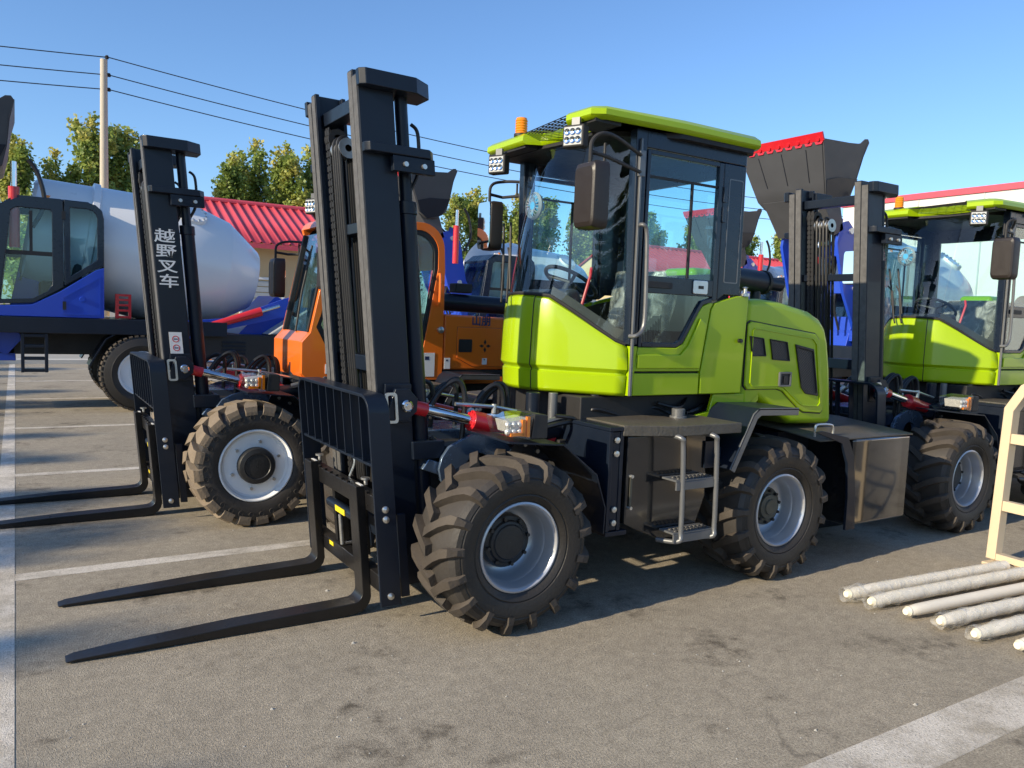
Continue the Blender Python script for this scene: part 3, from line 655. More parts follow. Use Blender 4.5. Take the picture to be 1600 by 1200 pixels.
        MB().prism([(3.66, 0.80), (3.80, 0.80), (3.80, 0.92), (3.74, 0.97), (3.66, 0.97)], s_ * 0.985, s_ * 0.995).build('fender_bracket', 'dark', rf)
    # counterweight
    pr = [(-1.05, 5.10), (-1.05, 5.78), (-0.98, 5.88), (0.98, 5.88), (1.05, 5.78), (1.05, 5.10)]
    cw = MB().prism([(y_, x_) for x_, y_ in []] or [(x_, y_) for y_, x_ in pr], 0.28, 0.93, 'z').build('counterweight', 'gloss', root, bevel=0.03, seg=4)
    MB().loft([[(x, y, z) for y, z in ((-1.045, 0.932), (-0.8, 0.955), (-0.4, 0.985), (0, 0.99), (0.4, 0.985), (0.8, 0.955), (1.045, 0.932))] for x in (4.72, 5.0, 5.4, 5.83)]).build('counterweight_lid', 'lidgrit', cw, solid=0.012)
    for s_ in (-1, 1):
        fl = [(5.06, 0.26), (5.17, 0.26), (5.145, 0.55), (5.10, 0.80), (5.02, 0.94), (4.72, 1.0), (4.66, 0.99), (4.95, 0.90), (5.03, 0.75), (5.06, 0.5)]
        MB().prism(fl, s_ * 1.035, s_ * 1.056).build('counterweight_flange', 'dark', cw, bevel=0.003)
        hx = curve([(4.78, s_ * 0.95, 0.93), (4.78, s_ * 0.95, 1.0), (4.81, s_ * 0.95, 1.025), (4.95, s_ * 0.95, 1.02), (4.98, s_ * 0.95, 0.99), (4.98, s_ * 0.95, 0.93)], 4)
        MB().tube(hx, 0.009, 8).build('lid_handle', 'zinc', cw)
    MB().box(4.75, 5.10, -0.66, 0.66, 0.40, 0.93).build('rear_bulkhead', 'dark', root)
    # clutter under the cab floor
    rnd = random.Random(3)
    for i in range(16):
        x = rnd.uniform(2.62, 4.0); y = rnd.uniform(-0.66, -0.5); z = rnd.uniform(0.98, 1.18)
        MB().tube(curve([(x, y, z), (x + rnd.uniform(.05, .2), y - 0.03, z + rnd.uniform(-.06, .06)), (x + rnd.uniform(.2, .4), y + rnd.uniform(-.03, .1), z + rnd.uniform(-.1, .06))]), rnd.choice((0.008, 0.012, 0.016)), 7).build('underfloor_hose', rnd.choice(('hose', 'hose', 'grey_steel')), root)
    for x, y, r_, h_, m_ in ((2.74, -0.40, 0.045, 0.11, 'dark'), (3.1, -0.56, 0.03, 0.12, 'grey_steel'), (2.86, -0.45, 0.03, 0.16, 'grey_steel'), (3.72, -0.58, 0.035, 0.12, 'olive')):
        MB().cyl((x, y, 1.21 - h_), (x, y, 1.235), r_, n=14).build('rubber_mount' if m_ != 'olive' else 'brass_mount', m_ if m_ != 'olive' else 'brass', root, bevel=0.004)
    MB().prism([(2.95, 1.09), (3.0, 1.16), (3.5, 1.155), (3.55, 1.10), (3.4, 1.05), (3.05, 1.05)], -0.60, -0.575).build('pump_guard', 'matte', root, bevel=0.006)

def seat_and_controls(root, x=3.55, yc=-0.1):
    MB().box(x - 0.18, x + 0.2, yc - 0.22, yc + 0.22, 1.24, 1.52).build('seat_base', 'interior', root, bevel=0.02)
    st = MB().box(x - 0.26, x + 0.24, yc - 0.25, yc + 0.25, 1.52, 1.66).build('seat', 'seat', root, bevel=0.05, seg=4)
    MB().prism([(x + 0.16, 1.62), (x + 0.30, 1.62), (x + 0.36, 1.98), (x + 0.33, 2.06), (x + 0.27, 2.06), (x + 0.23, 1.95)], yc - 0.23, yc + 0.23).build('seat_back', 'seat', st, bevel=0.05, seg=4)
    rr = random.Random(11); rows = []
    for i in range(7):
        z = 1.52 + 0.09 * i; row = []
        for j in range(17):
            a = 2 * math.pi * j / 16; row.append((x + 0.28 + 0.1 * (z - 1.6) * 1.2 + (0.16 + rr.uniform(-.02, .02)) * math.cos(a), yc + (0.29 + rr.uniform(-.025, .025)) * math.sin(a), z))
        rows.append(row)
    MB().loft(rows).build('plastic_cover', 'film', st)
    bel = MB()
    for k in range(8): bel.box(x - 0.05 + 0.022 * k, x - 0.035 + 0.022 * k, yc - 0.42, yc - 0.34, 1.50 + 0.018 * k, 1.62 + 0.018 * k)
    bel.build('armrest_bellows', 'seat', root, bevel=0.004)
    ds = MB().prism([(2.92, 1.25), (3.12, 1.25), (3.16, 1.70), (3.06, 1.90), (2.96, 1.88)], yc - 0.30, yc + 0.28).build('dashboard', 'interior', root, bevel=0.03, seg=3)
    MB().tube([(3.08, yc, 1.72), (3.20, yc, 1.93)], 0.035, 12).build('steering_column', 'interior', ds)
    ctr = Vector((3.21, yc, 1.95)); ax = Vector((-0.5, 0, -0.86)).normalized(); u = Vector((0, 1, 0)); v = ax.cross(u)
    sw = MB().tube([tuple(ctr + 0.19 * (math.cos(a) * u + math.sin(a) * v)) for a in [2 * math.pi * i / 28 for i in range(28)]], 0.014, 8, closed=True)
    for a in (R(90), R(210), R(330)): sw.tube([tuple(ctr), tuple(ctr + 0.19 * (math.cos(a) * u + math.sin(a) * v))], 0.012, 6)
    sw.build('steering_wheel', 'seat', root)
    MB().tube([(3.05, yc - 0.32, 1.72), (3.10, yc - 0.36, 1.98), (3.12, yc - 0.34, 2.03)], 0.010, 8).build('gear_lever', 'red', root)
    fn = MB().lathe([(0.085, -0.02), (0.095, 0.0), (0.085, 0.02), (0.088, 0.0)], (3.05, yc + 0.25, 2.47), 'x', 28, closed=True)
    for k in range(18):
        a = 2 * math.pi * k / 18; fn.tube([(3.04, yc + 0.25 + 0.02 * math.cos(a), 2.47 + 0.02 * math.sin(a)), (3.025, yc + 0.25 + 0.06 * math.cos(a), 2.47 + 0.06 * math.sin(a)), (3.05, yc + 0.25 + 0.09 * math.cos(a), 2.47 + 0.09 * math.sin(a))], 0.003, 4)
    f = fn.build('cab_fan', 'palegrey', root)
    fb = MB()
    for k in range(4):
        a = math.pi / 2 * k; fb.add([(3.05, yc + 0.25, 2.47), (3.04, yc + 0.25 + 0.075 * math.cos(a), 2.47 + 0.075 * math.sin(a)), (3.062, yc + 0.25 + 0.075 * math.cos(a + 0.9), 2.47 + 0.075 * math.sin(a + 0.9))], [(0, 1, 2)])
    fb.cyl((3.035, yc + .25, 2.47), (3.12, yc + .25, 2.47), 0.028).build('fan_blades', 'fanblue', f)

def mirror(root, side, px, py, ax0, ay, zt, front=False):
    # bent tube arm and a tall housing with glass facing back
    arm = MB().tube(curve([(ax0, ay, zt), (px + 0.12, py, zt + 0.02), (px, py, zt - 0.02), (px - 0.015, py, zt - 0.14), (px - 0.01, py, zt - 0.44)], 6), 0.0115, 9)
    arm.tube([(ax0, ay, zt - 0.10), (px + 0.10, py + 0.004, zt - 0.10), (px - 0.01, py, zt - 0.09)], 0.0115, 9).tube([(px + 0.17, (ay + py) / 2, zt), (px + 0.17, (ay + py) / 2, zt - 0.10)], 0.008, 8)
    a = arm.build('mirror_arm', 'matte', root)
    MB().box(ax0 - 0.015, ax0 + 0.03, ay - 0.012, ay + 0.012, zt - 0.125, zt + 0.03).build('mirror_bracket', 'grey_steel', a, bevel=0.003)
    hs_ = MB(); z0, z1 = zt - 0.50, zt - 0.15
    rows = []
    for dx, k in ((-0.055, 0.82), (-0.045, 0.95), (-0.02, 1.0), (0.05, 1.0)):
        rows.append([(px + dx, py + k * 0.095 * cy_, (z0 + z1) / 2 + k * 0.18 * cz_) for cy_, cz_ in [(c_[0], c_[1]) for c_ in rrect(-1, 1, -1, 1, 0.28)]])
    hs_.loft(rows, closed=True); n = len(rows[0]); hs_.add(rows[0], [tuple(range(n))]); hs_.add(rows[-1], [tuple(range(n))])
    h = hs_.build('mirror_housing', 'plastic', root, bevel=0.004)
    MB().prism([(py + y_ * 0.088, (z0 + z1) / 2 + z_ * 0.172) for y_, z_ in rrect(-1, 1, -1, 1, 0.25)], *((px + 0.0505, px + 0.054) if not front else (px - 0.0605, px - 0.0555)), 'x').build('mirror_glass', 'mirror', h)

def work_lamp(root, p, tilt=0.0, name='work_lamp'):
    x, y, z = p
    k = 1.3; rot = Matrix.Translation((x, y, z)) @ Matrix.Rotation(R(24), 4, 'Z') @ Matrix.Scale(k, 4) @ Matrix.Translation((-x, -y, -z))
    o = MB().box(x, x + 0.05, y - 0.055, y + 0.055, z - 0.05, z + 0.05).xf(rot).build(name, 'matte', root, bevel=0.012, seg=3)
    MB().box(x - 0.003, x + 0.002, y - 0.045, y + 0.045, z - 0.04, z + 0.04).xf(rot).build('lamp_face', 'palegrey', o, bevel=0.002)
    for i in range(3):
        for j in range(3 if False else 2):
            MB().lathe([(0.014, 0), (0.015, 0.004), (0.010, 0.002), (0.001, 0.001)], (x - 0.003, y - 0.028 + 0.028 * i, z - 0.018 + 0.036 * j), 'x', 12, sgn=-1).xf(rot).build('led', 'chrome', o)
    MB().box(x + 0.02, x + 0.035, y - 0.02, y + 0.02, z + 0.045, z + 0.085).xf(rot).build('lamp_bracket', 'grey_steel', o)
    return o
mY = lambda y: -0.2 - y
def lime_cab(root):
    half = [(3.195, -.745, 1.55), (3.14, -.70, 1.575), (3.05, -.60, 1.655), (2.95, -.49, 1.745), (2.885, -.415, 1.80), (2.845, -.36, 1.835), (2.80, -.27, 1.845), (2.775, -.18, 1.848), (2.765, -.10, 1.85)]
    plan = half + [(x, mY(y), z) for x, y, z in half[-2::-1]]
    rows = []
    for lv, ins in ((0, 0.018), (0.02, 0.008), (0.115, 0.002), (0.122, 0.012), (0.128, 0.012), (0.15, -0.010), (0.16, -0.012), (0.6, -0.004), (0.9, 0.006), (0.97, 0.014), (1.0, 0.032)):
        row = []
        for x, y, zt in plan:
            z = 1.235 + lv / 0.15 * 0.165 if lv <= 0.15 else 1.40 + (zt - 1.40) * (lv - 0.15) / 0.85
            c_ = Vector((3.35 - x, (-0.1 - y) * 1.0)); c_.normalize(); row.append((x + c_.x * ins, y + c_.y * ins, z))
        rows.append(row)
    nose = MB().loft(rows).build('cab_nose', 'lime', root, solid=0.02, ang=16)
    top = rows[-1]
    MB().tube([(x, y, z + 0.006) for x, y, z in top], 0.013, 8).build('window_seal', 'matte', nose)
    MB().prism([(p[0] + 0.03, p[1]) for p in rows[0]] + [(4.13, 0.53), (4.13, -0.73)], 1.236, 1.262, 'z').build('cab_floor', 'matte', root)
    # creased seam on the nose
    sm = [i for i, p in enumerate(plan) if abs(p[1] + 0.27) < 0.01][0]
    MB().tube([(r_[sm][0] - 0.001, r_[sm][1], r_[sm][2]) for r_ in rows], 0.0035, 6).build('nose_seam', 'matte', nose)
    # glass
    def up(p, k): return (p[0] + (0.225 if abs(p[1] + .1) < 0.3 else 0.19) * k - 0.02 * math.sin(math.pi * k), p[1] + (p[1] + 0.1) * 0.10 * k, p[2] + (2.815 - p[2]) * k)
    mid = [p for p in top if abs(p[1] + 0.1) <= 0.265]
    MB().loft([[up(p, k) for p in mid] for k in (0, .25, .5, .75, 1)]).build('windshield', 'glass', root)
    for sd in (0, 1):
        q = [p for p in top if (p[1] + 0.1 <= -0.24 if sd == 0 else p[1] + 0.1 >= 0.24)]
        q = sorted(q, key=lambda p: -p[0])
        endx, endy = 3.20, (-0.735 if sd == 0 else mY(-0.735))
        tc = up(min(mid, key=lambda p: p[1]) if sd == 0 else max(mid, key=lambda p: p[1]), 1)
        toprow = []
        for p in q:
            f = (p[1] - q[-1][1]) / (q[0][1] - q[-1][1]); toprow.append((tc[0] + (endx - tc[0]) * f, tc[1] + (endy - tc[1]) * f, 2.815))
        rws = [[(a[0] + (b[0] - a[0]) * k, a[1] + (b[1] - a[1]) * k, a[2] + (b[2] - a[2]) * k) for a, b in zip(q, toprow)] for k in (0, .33, .66, 1)]
        MB().loft(rws).build('quarter_window', 'glass', root)
        bt = [(a[0] * 0.93 + b[0] * 0.07, a[1] * 0.93 + b[1] * 0.07, a[2] * 0.93 + b[2] * 0.07) for a, b in zip(q, toprow)]
        MB().loft([[(p[0] + .004, p[1] + (.004 if sd == 0 else -.004), p[2]) for p in q], [(p[0] + .004, p[1] + (.004 if sd == 0 else -.004), p[2]) for p in bt]]).build('window_border', 'matte', root)
        pv = rws[1][0]
    # near-side pillars and header
    for sd in (-1, 1):
        Y = (lambda y: y) if sd < 0 else mY
        s2 = lambda a, b: (min(Y(a), Y(b)), max(Y(a), Y(b)))
        a, b = s2(-0.757, -0.69)
        MB().prism([(3.195, 1.556), (3.262, 1.556), (3.262, 2.86), (3.175, 2.86)], a, b).build('front_pillar', 'cabdark', root, bevel=0.008)
        a2, b2 = s2(-0.775, -0.757)
        MB().prism([(3.205, 1.24), (3.222, 1.24), (3.212, 2.80), (3.198, 2.80)], a2, b2).build('rain_strip', 'grey_steel', root, bevel=0.003)
        a, b = s2(-0.752, -0.70)
        MB().box(3.263, 4.14, a, b, 2.757, 2.86).build('roof_header', 'cabdark', root, bevel=0.006)
        cp = MB().prism([(3.935, 1.86), (4.0, 1.90), (4.15, 1.90), (4.14, 2.756), (3.935, 2.756)], a, b).build('rear_pillar', 'cabdark', root, bevel=0.008)
        e = Y(-0.754)
        MB().ring(rrect(3.985, 4.115, 1.98, 2.66, 0.012), rrect(3.992, 4.108, 1.987, 2.653, 0.010), min(e, Y(-0.751)), max(e, Y(-0.751))).build('pressed_outline', 'grey_steel', cp)
        # door
        a, b = s2(-0.757, -0.722)
        d = MB()
        d.box(3.270, 3.296, a, b, 1.545, 2.750).box(3.886, 3.926, a, b, 1.86, 2.750).box(3.2965, 3.8855, a, b, 2.722, 2.750).box(3.2965, 3.8855, a, b, 1.882, 1.988)
        d.sheet([(3.30, 1.560), (3.585, 1.560), (3.635, 1.585), (3.77, 1.80), (3.80, 1.84), (3.885, 1.862)], 0.028, a, b)
        dr = d.build('door', 'cabdark', root, bevel=0.004)
        g0 = Y(-0.742)
        MB().prism([(3.29, 1.985), (3.89, 1.985), (3.89, 2.725), (3.29, 2.725)], g0, g0 + 0.004).build('door_window', 'glass', dr)
        MB().prism([(3.29, 1.565), (3.585, 1.565), (3.635, 1.59), (3.76, 1.80), (3.80, 1.85), (3.885, 1.885), (3.29, 1.885)], g0, g0 + 0.004).build('lower_door_window', 'darkglass', dr)
        w0, w1 = s2(-0.748, -0.736)
        MB().box(3.655, 3.672, w0, w1, 1.99, 2.60).box(3.297, 3.885, w0, w1, 2.585, 2.60).build('sliding_frame', 'matte', dr)
        h0, h1 = s2(-0.768, -0.757)
        lt = MB().prism(rrect(3.70, 3.83, 1.895, 1.982, 0.012), h0, h1).build('door_latch', 'zinc', dr, bevel=0.003)
        k0, k1 = s2(-0.770, -0.7682); MB().box(3.745, 3.79, k0, k1, 1.928, 1.948).build('latch_slot', 'matte', lt)
        MB().prism(rrect(3.31, 3.52, 1.915, 1.955, 0.012), h0, h1).build('pull_handle', 'matte', dr, bevel=0.003)
        for hz in (2.55, 2.42) if sd < 0 else (2.5,): MB().box(3.927, 3.955, h0, h1, hz - 0.05, hz + 0.05).build('hinge', 'cabdark', dr, bevel=0.003)
        r_ = Y(-0.80)
        MB().tube(curve([(3.215, Y(-0.757), 2.285), (3.225, r_, 2.285), (3.25, r_, 2.25), (3.262, r_, 2.1), (3.272, r_, 1.75), (3.255, r_, 1.65), (3.21, r_, 1.615), (3.195, Y(-0.757), 1.61)]), 0.013, 10).build('grab_rail', 'grey_steel', root)
        # lime lower body with open seams
        p0, p1 = s2(-0.758, -0.725)
        MB().prism([(3.205, 1.24), (3.236, 1.24), (3.262, 1.548), (3.205, 1.548)], p0, p1).build('sill_strip', 'lime', root, bevel=0.003)
        lp = [(3.247, 1.392), (3.808, 1.392), (3.875, 1.80), (3.90, 1.842), (3.862, 1.842), (3.80, 1.815), (3.77, 1.775), (3.65, 1.572), (3.59, 1.543), (3.27, 1.543)]
        dl = MB().prism(lp, p0, p1).build('door_panel', 'lime', root, bevel=0.006)
        q0, q1 = s2(-0.772, -0.7575)
        MB().prism([(3.26, 1.41), (3.795, 1.41), (3.84, 1.70), (3.78, 1.74), (3.685, 1.56), (3.62, 1.50), (3.26, 1.50)], q0, q1).build('panel_swage', 'lime', dl, bevel=0.012, seg=3)
        MB().prism([(3.241, 1.240), (3.806, 1.240), (3.806, 1.380), (3.245, 1.380)], p0, p1).build('sill_panel', 'lime', root, bevel=0.006)
        MB().prism([(3.82, 1.24), (4.21, 1.24), (4.235, 1.905), (4.12, 1.898), (3.96, 1.858), (3.915, 1.842), (3.888, 1.80), (3.82, 1.39)], p0, p1).build('rear_corner_panel', 'lime', root, bevel=0.008)
        i0, i1 = s2(-0.723, -0.70)
        MB().prism([(3.2, 1.238), (4.2, 1.238), (4.2, 1.88), (3.93, 1.83), (3.81, 1.795), (3.66, 1.553), (3.59, 1.53), (3.2, 1.53)], i0, i1).build('inner_panel', 'matte', root)
    MB().cyl((4.16, -0.76, 1.60), (4.16, -0.785, 1.60), 0.014, n=12).build('panel_knob', 'hub', root)
    # rear wall frame with window
    rw = MB().box(4.10, 4.135, -0.70, 0.50, 1.90, 2.05).box(4.10, 4.135, -0.70, 0.50, 2.70, 2.856).box(4.10, 4.135, -0.70, -0.62, 2.051, 2.699).box(4.10, 4.135, 0.42, 0.50, 2.051, 2.699).build('rear_wall', 'cabdark', root, bevel=0.006)
    MB().box(4.115, 4.12, -0.62, 0.42, 2.05, 2.70).build('rear_window', 'glass', rw)
    MB().box(4.08, 4.098, -0.70, 0.50, 1.262, 1.90).build('rear_bulkhead_panel', 'interior', root)
    # roof
    rp = [(2.795, -.79), (2.87, -.835), (3.5, -.84), (4.17, -.835), (4.225, -.78), (4.225, .58), (4.17, .635), (3.0, .635), (2.90, .57), (2.885, .07), (3.00, .03), (3.03, -.25), (3.00, -.52), (2.785, -.56)]
    rl = []
    cx, cy = 3.5, -0.1
    for z, k in ((2.862, .96), (2.872, .985), (2.885, 1.0), (2.918, 0.995), (2.945, .955), (2.962, .86), (2.972, .5), (2.974, 0.02)):
        rl.append([(cx + (x - cx) * k, cy + (y - cy) * k, z - (0.05 * max(0, (3.2 - (cx + (x - cx) * k))) if z > 2.93 else 0.03 * max(0, 3.2 - x))) for x, y in rp])
    rm = MB().loft(rl, closed=True); rf = rm.build('roof', 'lime', root, ang=30)
    MB().prism([(cx + (x - cx) * .955, cy + (y - cy) * .955) for x, y in rp if x > 2.95] , 2.835, 2.866, 'z').build('roof_liner', 'matte', rf)
    MB().box(2.83, 3.02, -.79, -.57, 2.838, 2.860).build('visor_underside', 'matte', rf)
    MB().box(2.92, 3.02, .09, .57, 2.838, 2.860).build('visor_underside', 'matte', rf)
    MB().tube([(4.02 + 0.025 * math.cos(a), -0.55, 2.985 + 0.025 * math.sin(a)) for a in [2 * math.pi * i / 14 for i in range(14)]], 0.006, 6, closed=True).build('lifting_eye', 'lime', rf)
    gr = MB()
    for i in range(9): y = -.55 + .62 * i / 8; gr.tube([(2.83 + 0.08 * i / 8, y, 2.925), (3.05, y, 2.935)], 0.0035, 5)
    for k in range(8): gr.tube([(2.835 + 0.03 * k, -.56, 2.926 + 0.001 * k), (2.905 + 0.02 * k, .08, 2.926 + 0.001 * k)], 0.0035, 5)
    gr.build('visor_grid', 'matte', rf)
    bc = MB().lathe([(0.050, 0), (0.050, 0.018), (0.040, 0.02), (0.039, 0.025)], (2.965, 0.22, 2.935), 'z', 20).build('beacon_base', 'matte', root)
    pr = [(0.040, 0.018)]
    for i in range(6): pr += [(0.043, 0.022 + i * 0.017), (0.039, 0.031 + i * 0.017)]
    pr += [(0.036, 0.126), (0.001, 0.130)]
    MB().lathe(pr, (2.965, 0.22, 2.935), 'z', 24).build('beacon_lens', 'amber', bc)
    work_lamp(root, (2.74, -0.70, 2.755)); work_lamp(root, (2.84, 0.33, 2.75))
    work_lamp(root, (3.02, -0.55, 2.70)) if False else None
    mirror(root, -1, 2.67, -0.99, 3.205, -0.765, 2.70)
    mirror(root, 1, 3.05, 0.74, 3.205, mY(-0.765), 2.70, True)
    # wipers
    for y, dy in ((-0.02, 0.0), (0.05, 0.02)):
        wp = MB().tube([(2.735, y - 0.03, 1.79), (2.755, y, 1.845), (2.80, y + 0.06, 2.10), (2.81, y + 0.10 + dy, 2.16)], 0.0075, 6).build('wiper_arm', 'matte', root)
        MB().tube([(2.775, y + 0.0 + dy, 1.88), (2.83, y + 0.11 + dy, 2.33)], 0.009, 6).build('wiper_blade', 'matte', wp)
    seat_and_controls(root)
    # hood
    ho = [(4.245, 1.05), (4.245, 1.885), (4.40, 1.895), (4.60, 1.882), (4.93, 1.825), (5.05, 1.775), (5.12, 1.71), (5.165, 1.60), (5.21, 1.40), (5.265, 0.985), (4.78, 1.0), (4.60, 1.10), (4.42, 1.19)]
    hd = MB().prism(ho, -0.735, 0.535).build('engine_hood', 'lime', root, bevel=0.05, seg=5)
    for sd in (-1, 1):
        Y = (lambda y: y) if sd < 0 else mY
        s2 = lambda a, b: (min(Y(a), Y(b)), max(Y(a), Y(b)))
        pn = [(4.26, 1.715), (4.29, 1.735), (4.98, 1.665), (5.03, 1.62), (5.125, 1.10), (5.10, 1.075), (4.90, 1.09), (4.84, 1.12), (4.66, 1.245), (4.60, 1.262), (4.29, 1.262), (4.26, 1.29)]
        cx_, cz_ = 4.68, 1.42
        MB().prism([(cx_ + (x - cx_) * 1.018, cz_ + (z - cz_) * 1.025) for x, z in pn], *s2(-0.738, -0.73)).build('panel_gap', 'matte', hd)
        sp = MB().prism(pn, *s2(-0.749, -0.73)).build('side_panel', 'lime', root, bevel=0.008, seg=3)
        rim = [(cx_ + (x - cx_) * .90, cz_ + (z - cz_) * .86) for x, z in pn]; rin = [(cx_ + (x - cx_) * .885, cz_ + (z - cz_) * .835) for x, z in pn]
        MB().ring(rim, rin, *s2(-0.757, -0.7485)).build('pressed_ridge', 'lime', sp, bevel=0.004, seg=3)
        for poly in ([(4.275, 1.635), (4.415, 1.622), (4.45, 1.495), (4.31, 1.495)], [(4.48, 1.618), (4.665, 1.60), (4.705, 1.462), (4.52, 1.472)], [(4.755, 1.585), (4.96, 1.552), (5.045, 1.205), (4.90, 1.225), (4.85, 1.27)]):
            c0 = sum(p[0] for p in poly) / len(poly); c1 = sum(p[1] for p in poly) / len(poly)
            inn = [(c0 + (x - c0) * .90, c1 + (z - c1) * .90) for x, z in poly]
            gr_ = MB().prism(inn, *s2(-0.7515, -0.748)).build('vent_grille', 'grille', sp)
            MB().ring(poly, inn, *s2(-0.760, -0.748)).build('vent_frame', 'matte', sp, bevel=0.003)
        lt = MB().ring(rrect(4.60, 4.73, 1.28, 1.385, 0.008), rrect(4.615, 4.715, 1.292, 1.373, 0.006), *s2(-0.762, -0.748)).build('panel_latch', 'grey_steel', sp, bevel=0.002)
        MB().box(4.612, 4.718, *s2(-0.7525, -0.7475), 1.29, 1.375).box(4.65, 4.69, *s2(-0.760, -0.7527), 1.305, 1.355).build('latch_pocket', 'matte', sp)
        MB().prism([(3.83, 1.0), (4.245, 1.04), (4.43, 1.182), (4.43, 1.236), (3.98, 1.236), (3.95, 1.12), (3.83, 1.10)], *s2(-0.73, -0.70)).build('hood_skirt', 'lime', root, bevel=0.008)
    ac = MB().cyl((4.50, -0.30, 2.06), (4.92, -0.30, 2.04), 0.085, n=24).cyl((4.92, -0.30, 2.04), (5.10, -0.30, 2.03), 0.05, n=20).cyl((4.6, -0.30, 1.85), (4.6, -0.30, 2.0), 0.04, n=12).cyl((4.82, -0.30, 1.80), (4.82, -0.30, 2.0), 0.04, n=12).build('air_cleaner', 'dark', root, bevel=0.006)
    MB().cyl((4.88, -0.30, 2.042), (4.91, -0.30, 2.041), 0.093, n=24).build('clamp_ring', 'matte', ac)
    MB().box(4.45, 4.86, 0.0, 0.36, 1.82, 2.14).build('intake_cover', 'lime', root, bevel=0.05, seg=4)
    MB().lathe([(0.03, 0), (0.03, 0.02), (0.012, 0.025), (0.012, 0.05), (0.022, 0.06), (0.001, 0.065)], (4.19, -0.76, 1.90), 'z', 12).build('cab_lock_pin', 'zinc', root)

oY = lambda y: -0.63 - y
def orange_cab(root):
    outer = [(2.76, 1.10), (2.70, 1.16), (2.70, 1.42), (2.77, 1.50), (2.95, 2.36)] + arc(3.05, 2.38, 0.12, 165, 95, 4) + arc(3.76, 2.27, 0.23, 85, 5, 6) + [(4.0, 2.1), (4.0, 1.10)]
    inner = [(2.80, 1.46), (2.82, 1.50), (2.82, 1.55), (2.86, 1.66), (2.99, 2.30)] + arc(3.08, 2.34, 0.09, 165, 95, 4) + arc(3.74, 2.24, 0.19, 85, 5, 6) + [(3.93, 2.1), (3.93, 1.45)]
    inner[0] = (3.0, 1.36); inner[-1] = (3.80, 1.36)
    inner[1] = (2.90, 1.40)
    for sd in (-1, 1):
        Y = (lambda y: y) if sd < 0 else oY
        s2 = lambda a, b: (min(Y(a), Y(b)), max(Y(a), Y(b)))
        fr = MB().ring(outer, inner, *s2(-0.73, -0.68)).build('cab_side_frame', 'orange', root, bevel=0.012, seg=3)
        cx_, cz_ = 3.4, 1.85
        i2 = [(cx_ + (x - cx_) * .93, cz_ + (z - cz_) * .93) for x, z in inner]
        dr = MB().ring(inner, i2, *s2(-0.725, -0.69)).build('door', 'matte', root, bevel=0.005)
        MB().prism(i2, *s2(-0.712, -0.708)).build('door_window', 'glass', dr)
        MB().box(3.20, 3.235, *s2(-0.722, -0.70), 1.40, 2.40).build('door_bar', 'matte', dr)
        MB().tube(curve([(3.93, Y(-0.74), 2.05), (3.93, Y(-0.775), 2.03), (3.93, Y(-0.775), 1.80), (3.93, Y(-0.74), 1.78)]), 0.013, 8).build('grab_rail', 'orange', root)
        MB().lathe([(0.03, 0), (0.03, 0.03), (0.015, 0.035), (0.001, 0.04)], (3.965, Y(-0.73), 1.555), 'y', 12, sgn=sd).build('door_latch', 'zinc', dr)
    MB().sheet([(2.75, 1.10), (2.71, 1.16), (2.71, 1.42), (2.78, 1.50)], 0.02, -0.679, 0.049).build('cab_nose', 'orange', root, bevel=0.004)
    ws = MB().sheet([(2.785, 1.50), (2.96, 2.36)], 0.006, -0.679, 0.049).build('windshield', 'glass', root)
    for y in (-0.66, 0.03): MB().sheet([(2.78, 1.50), (2.955, 2.36)], 0.04, y - 0.018, y + 0.018).build('front_pillar', 'matte', root)
    MB().sheet(arc(3.05, 2.38, 0.11, 165, 95, 4) + arc(3.76, 2.27, 0.22, 85, 5, 6) + [(3.99, 2.1)], 0.02, -0.679, 0.049).build('roof', 'orange', root, bevel=0.004)
    MB().box(3.96, 3.985, -0.679, 0.049, 1.12, 1.55).build('rear_wall', 'matte', root)
    MB().box(3.97, 3.976, -0.679, 0.049, 1.55, 2.10).build('rear_window', 'glass', root)
    MB().box(2.70, 3.95, -0.678, 0.048, 1.101, 1.13).build('cab_floor', 'matte', root)
    mirror(root, -1, 2.86, -0.84, 3.05, -0.74, 2.36)
    mirror(root, 1, 2.78, 0.33, 3.04, 0.11, 2.30)
    work_lamp(root, (2.84, -0.45, 2.57)); MB().tube(curve([(2.86, -0.45, 2.52), (2.92, -0.42, 2.46), (3.02, -0.4, 2.48)]), 0.012, 8).build('lamp_arm', 'matte', root)
    wp = MB().tube([(2.76, -0.35, 1.50), (2.82, -0.32, 1.85), (2.91, -0.3, 2.25)], 0.009, 6).build('wiper_arm', 'matte', root)
    MB().tube([(2.79, -0.25, 1.62), (2.90, -0.27, 2.2)], 0.008, 6).build('wiper_blade', 'matte', wp)
    seat_and_controls(root, 3.50, -0.32)
    # body behind the cab
    bd = MB().prism([(4.015, 1.19), (5.20, 1.19), (5.20, 1.55), (5.10, 1.68), (4.015, 1.70)], -0.72, 0.5).build('engine_hood', 'orange', root, bevel=0.02, seg=3)
    MB().box(4.015, 5.15, -0.715, 0.495, 1.125, 1.188).build('hood_base', 'matte', root)
    MB().box(4.015, 5.15, -0.73, 0.50, 1.06, 1.123).build('sill_panel', 'orange', root, bevel=0.006)
    pn = [(4.15, 1.24), (4.30, 1.16 + .06), (4.85, 1.22), (4.85, 1.585), (4.15, 1.585)]
    MB().prism([(4.147, 1.30), (4.32, 1.217), (4.853, 1.217), (4.853, 1.588), (4.147, 1.588)], -0.7215, -0.719).build('panel_gap', 'matte', bd)
    sp = MB().prism([(4.15, 1.302), (4.322, 1.22), (4.85, 1.22), (4.85, 1.585), (4.15, 1.585)], -0.7265, -0.719).build('side_panel', 'orange', root, bevel=0.003)
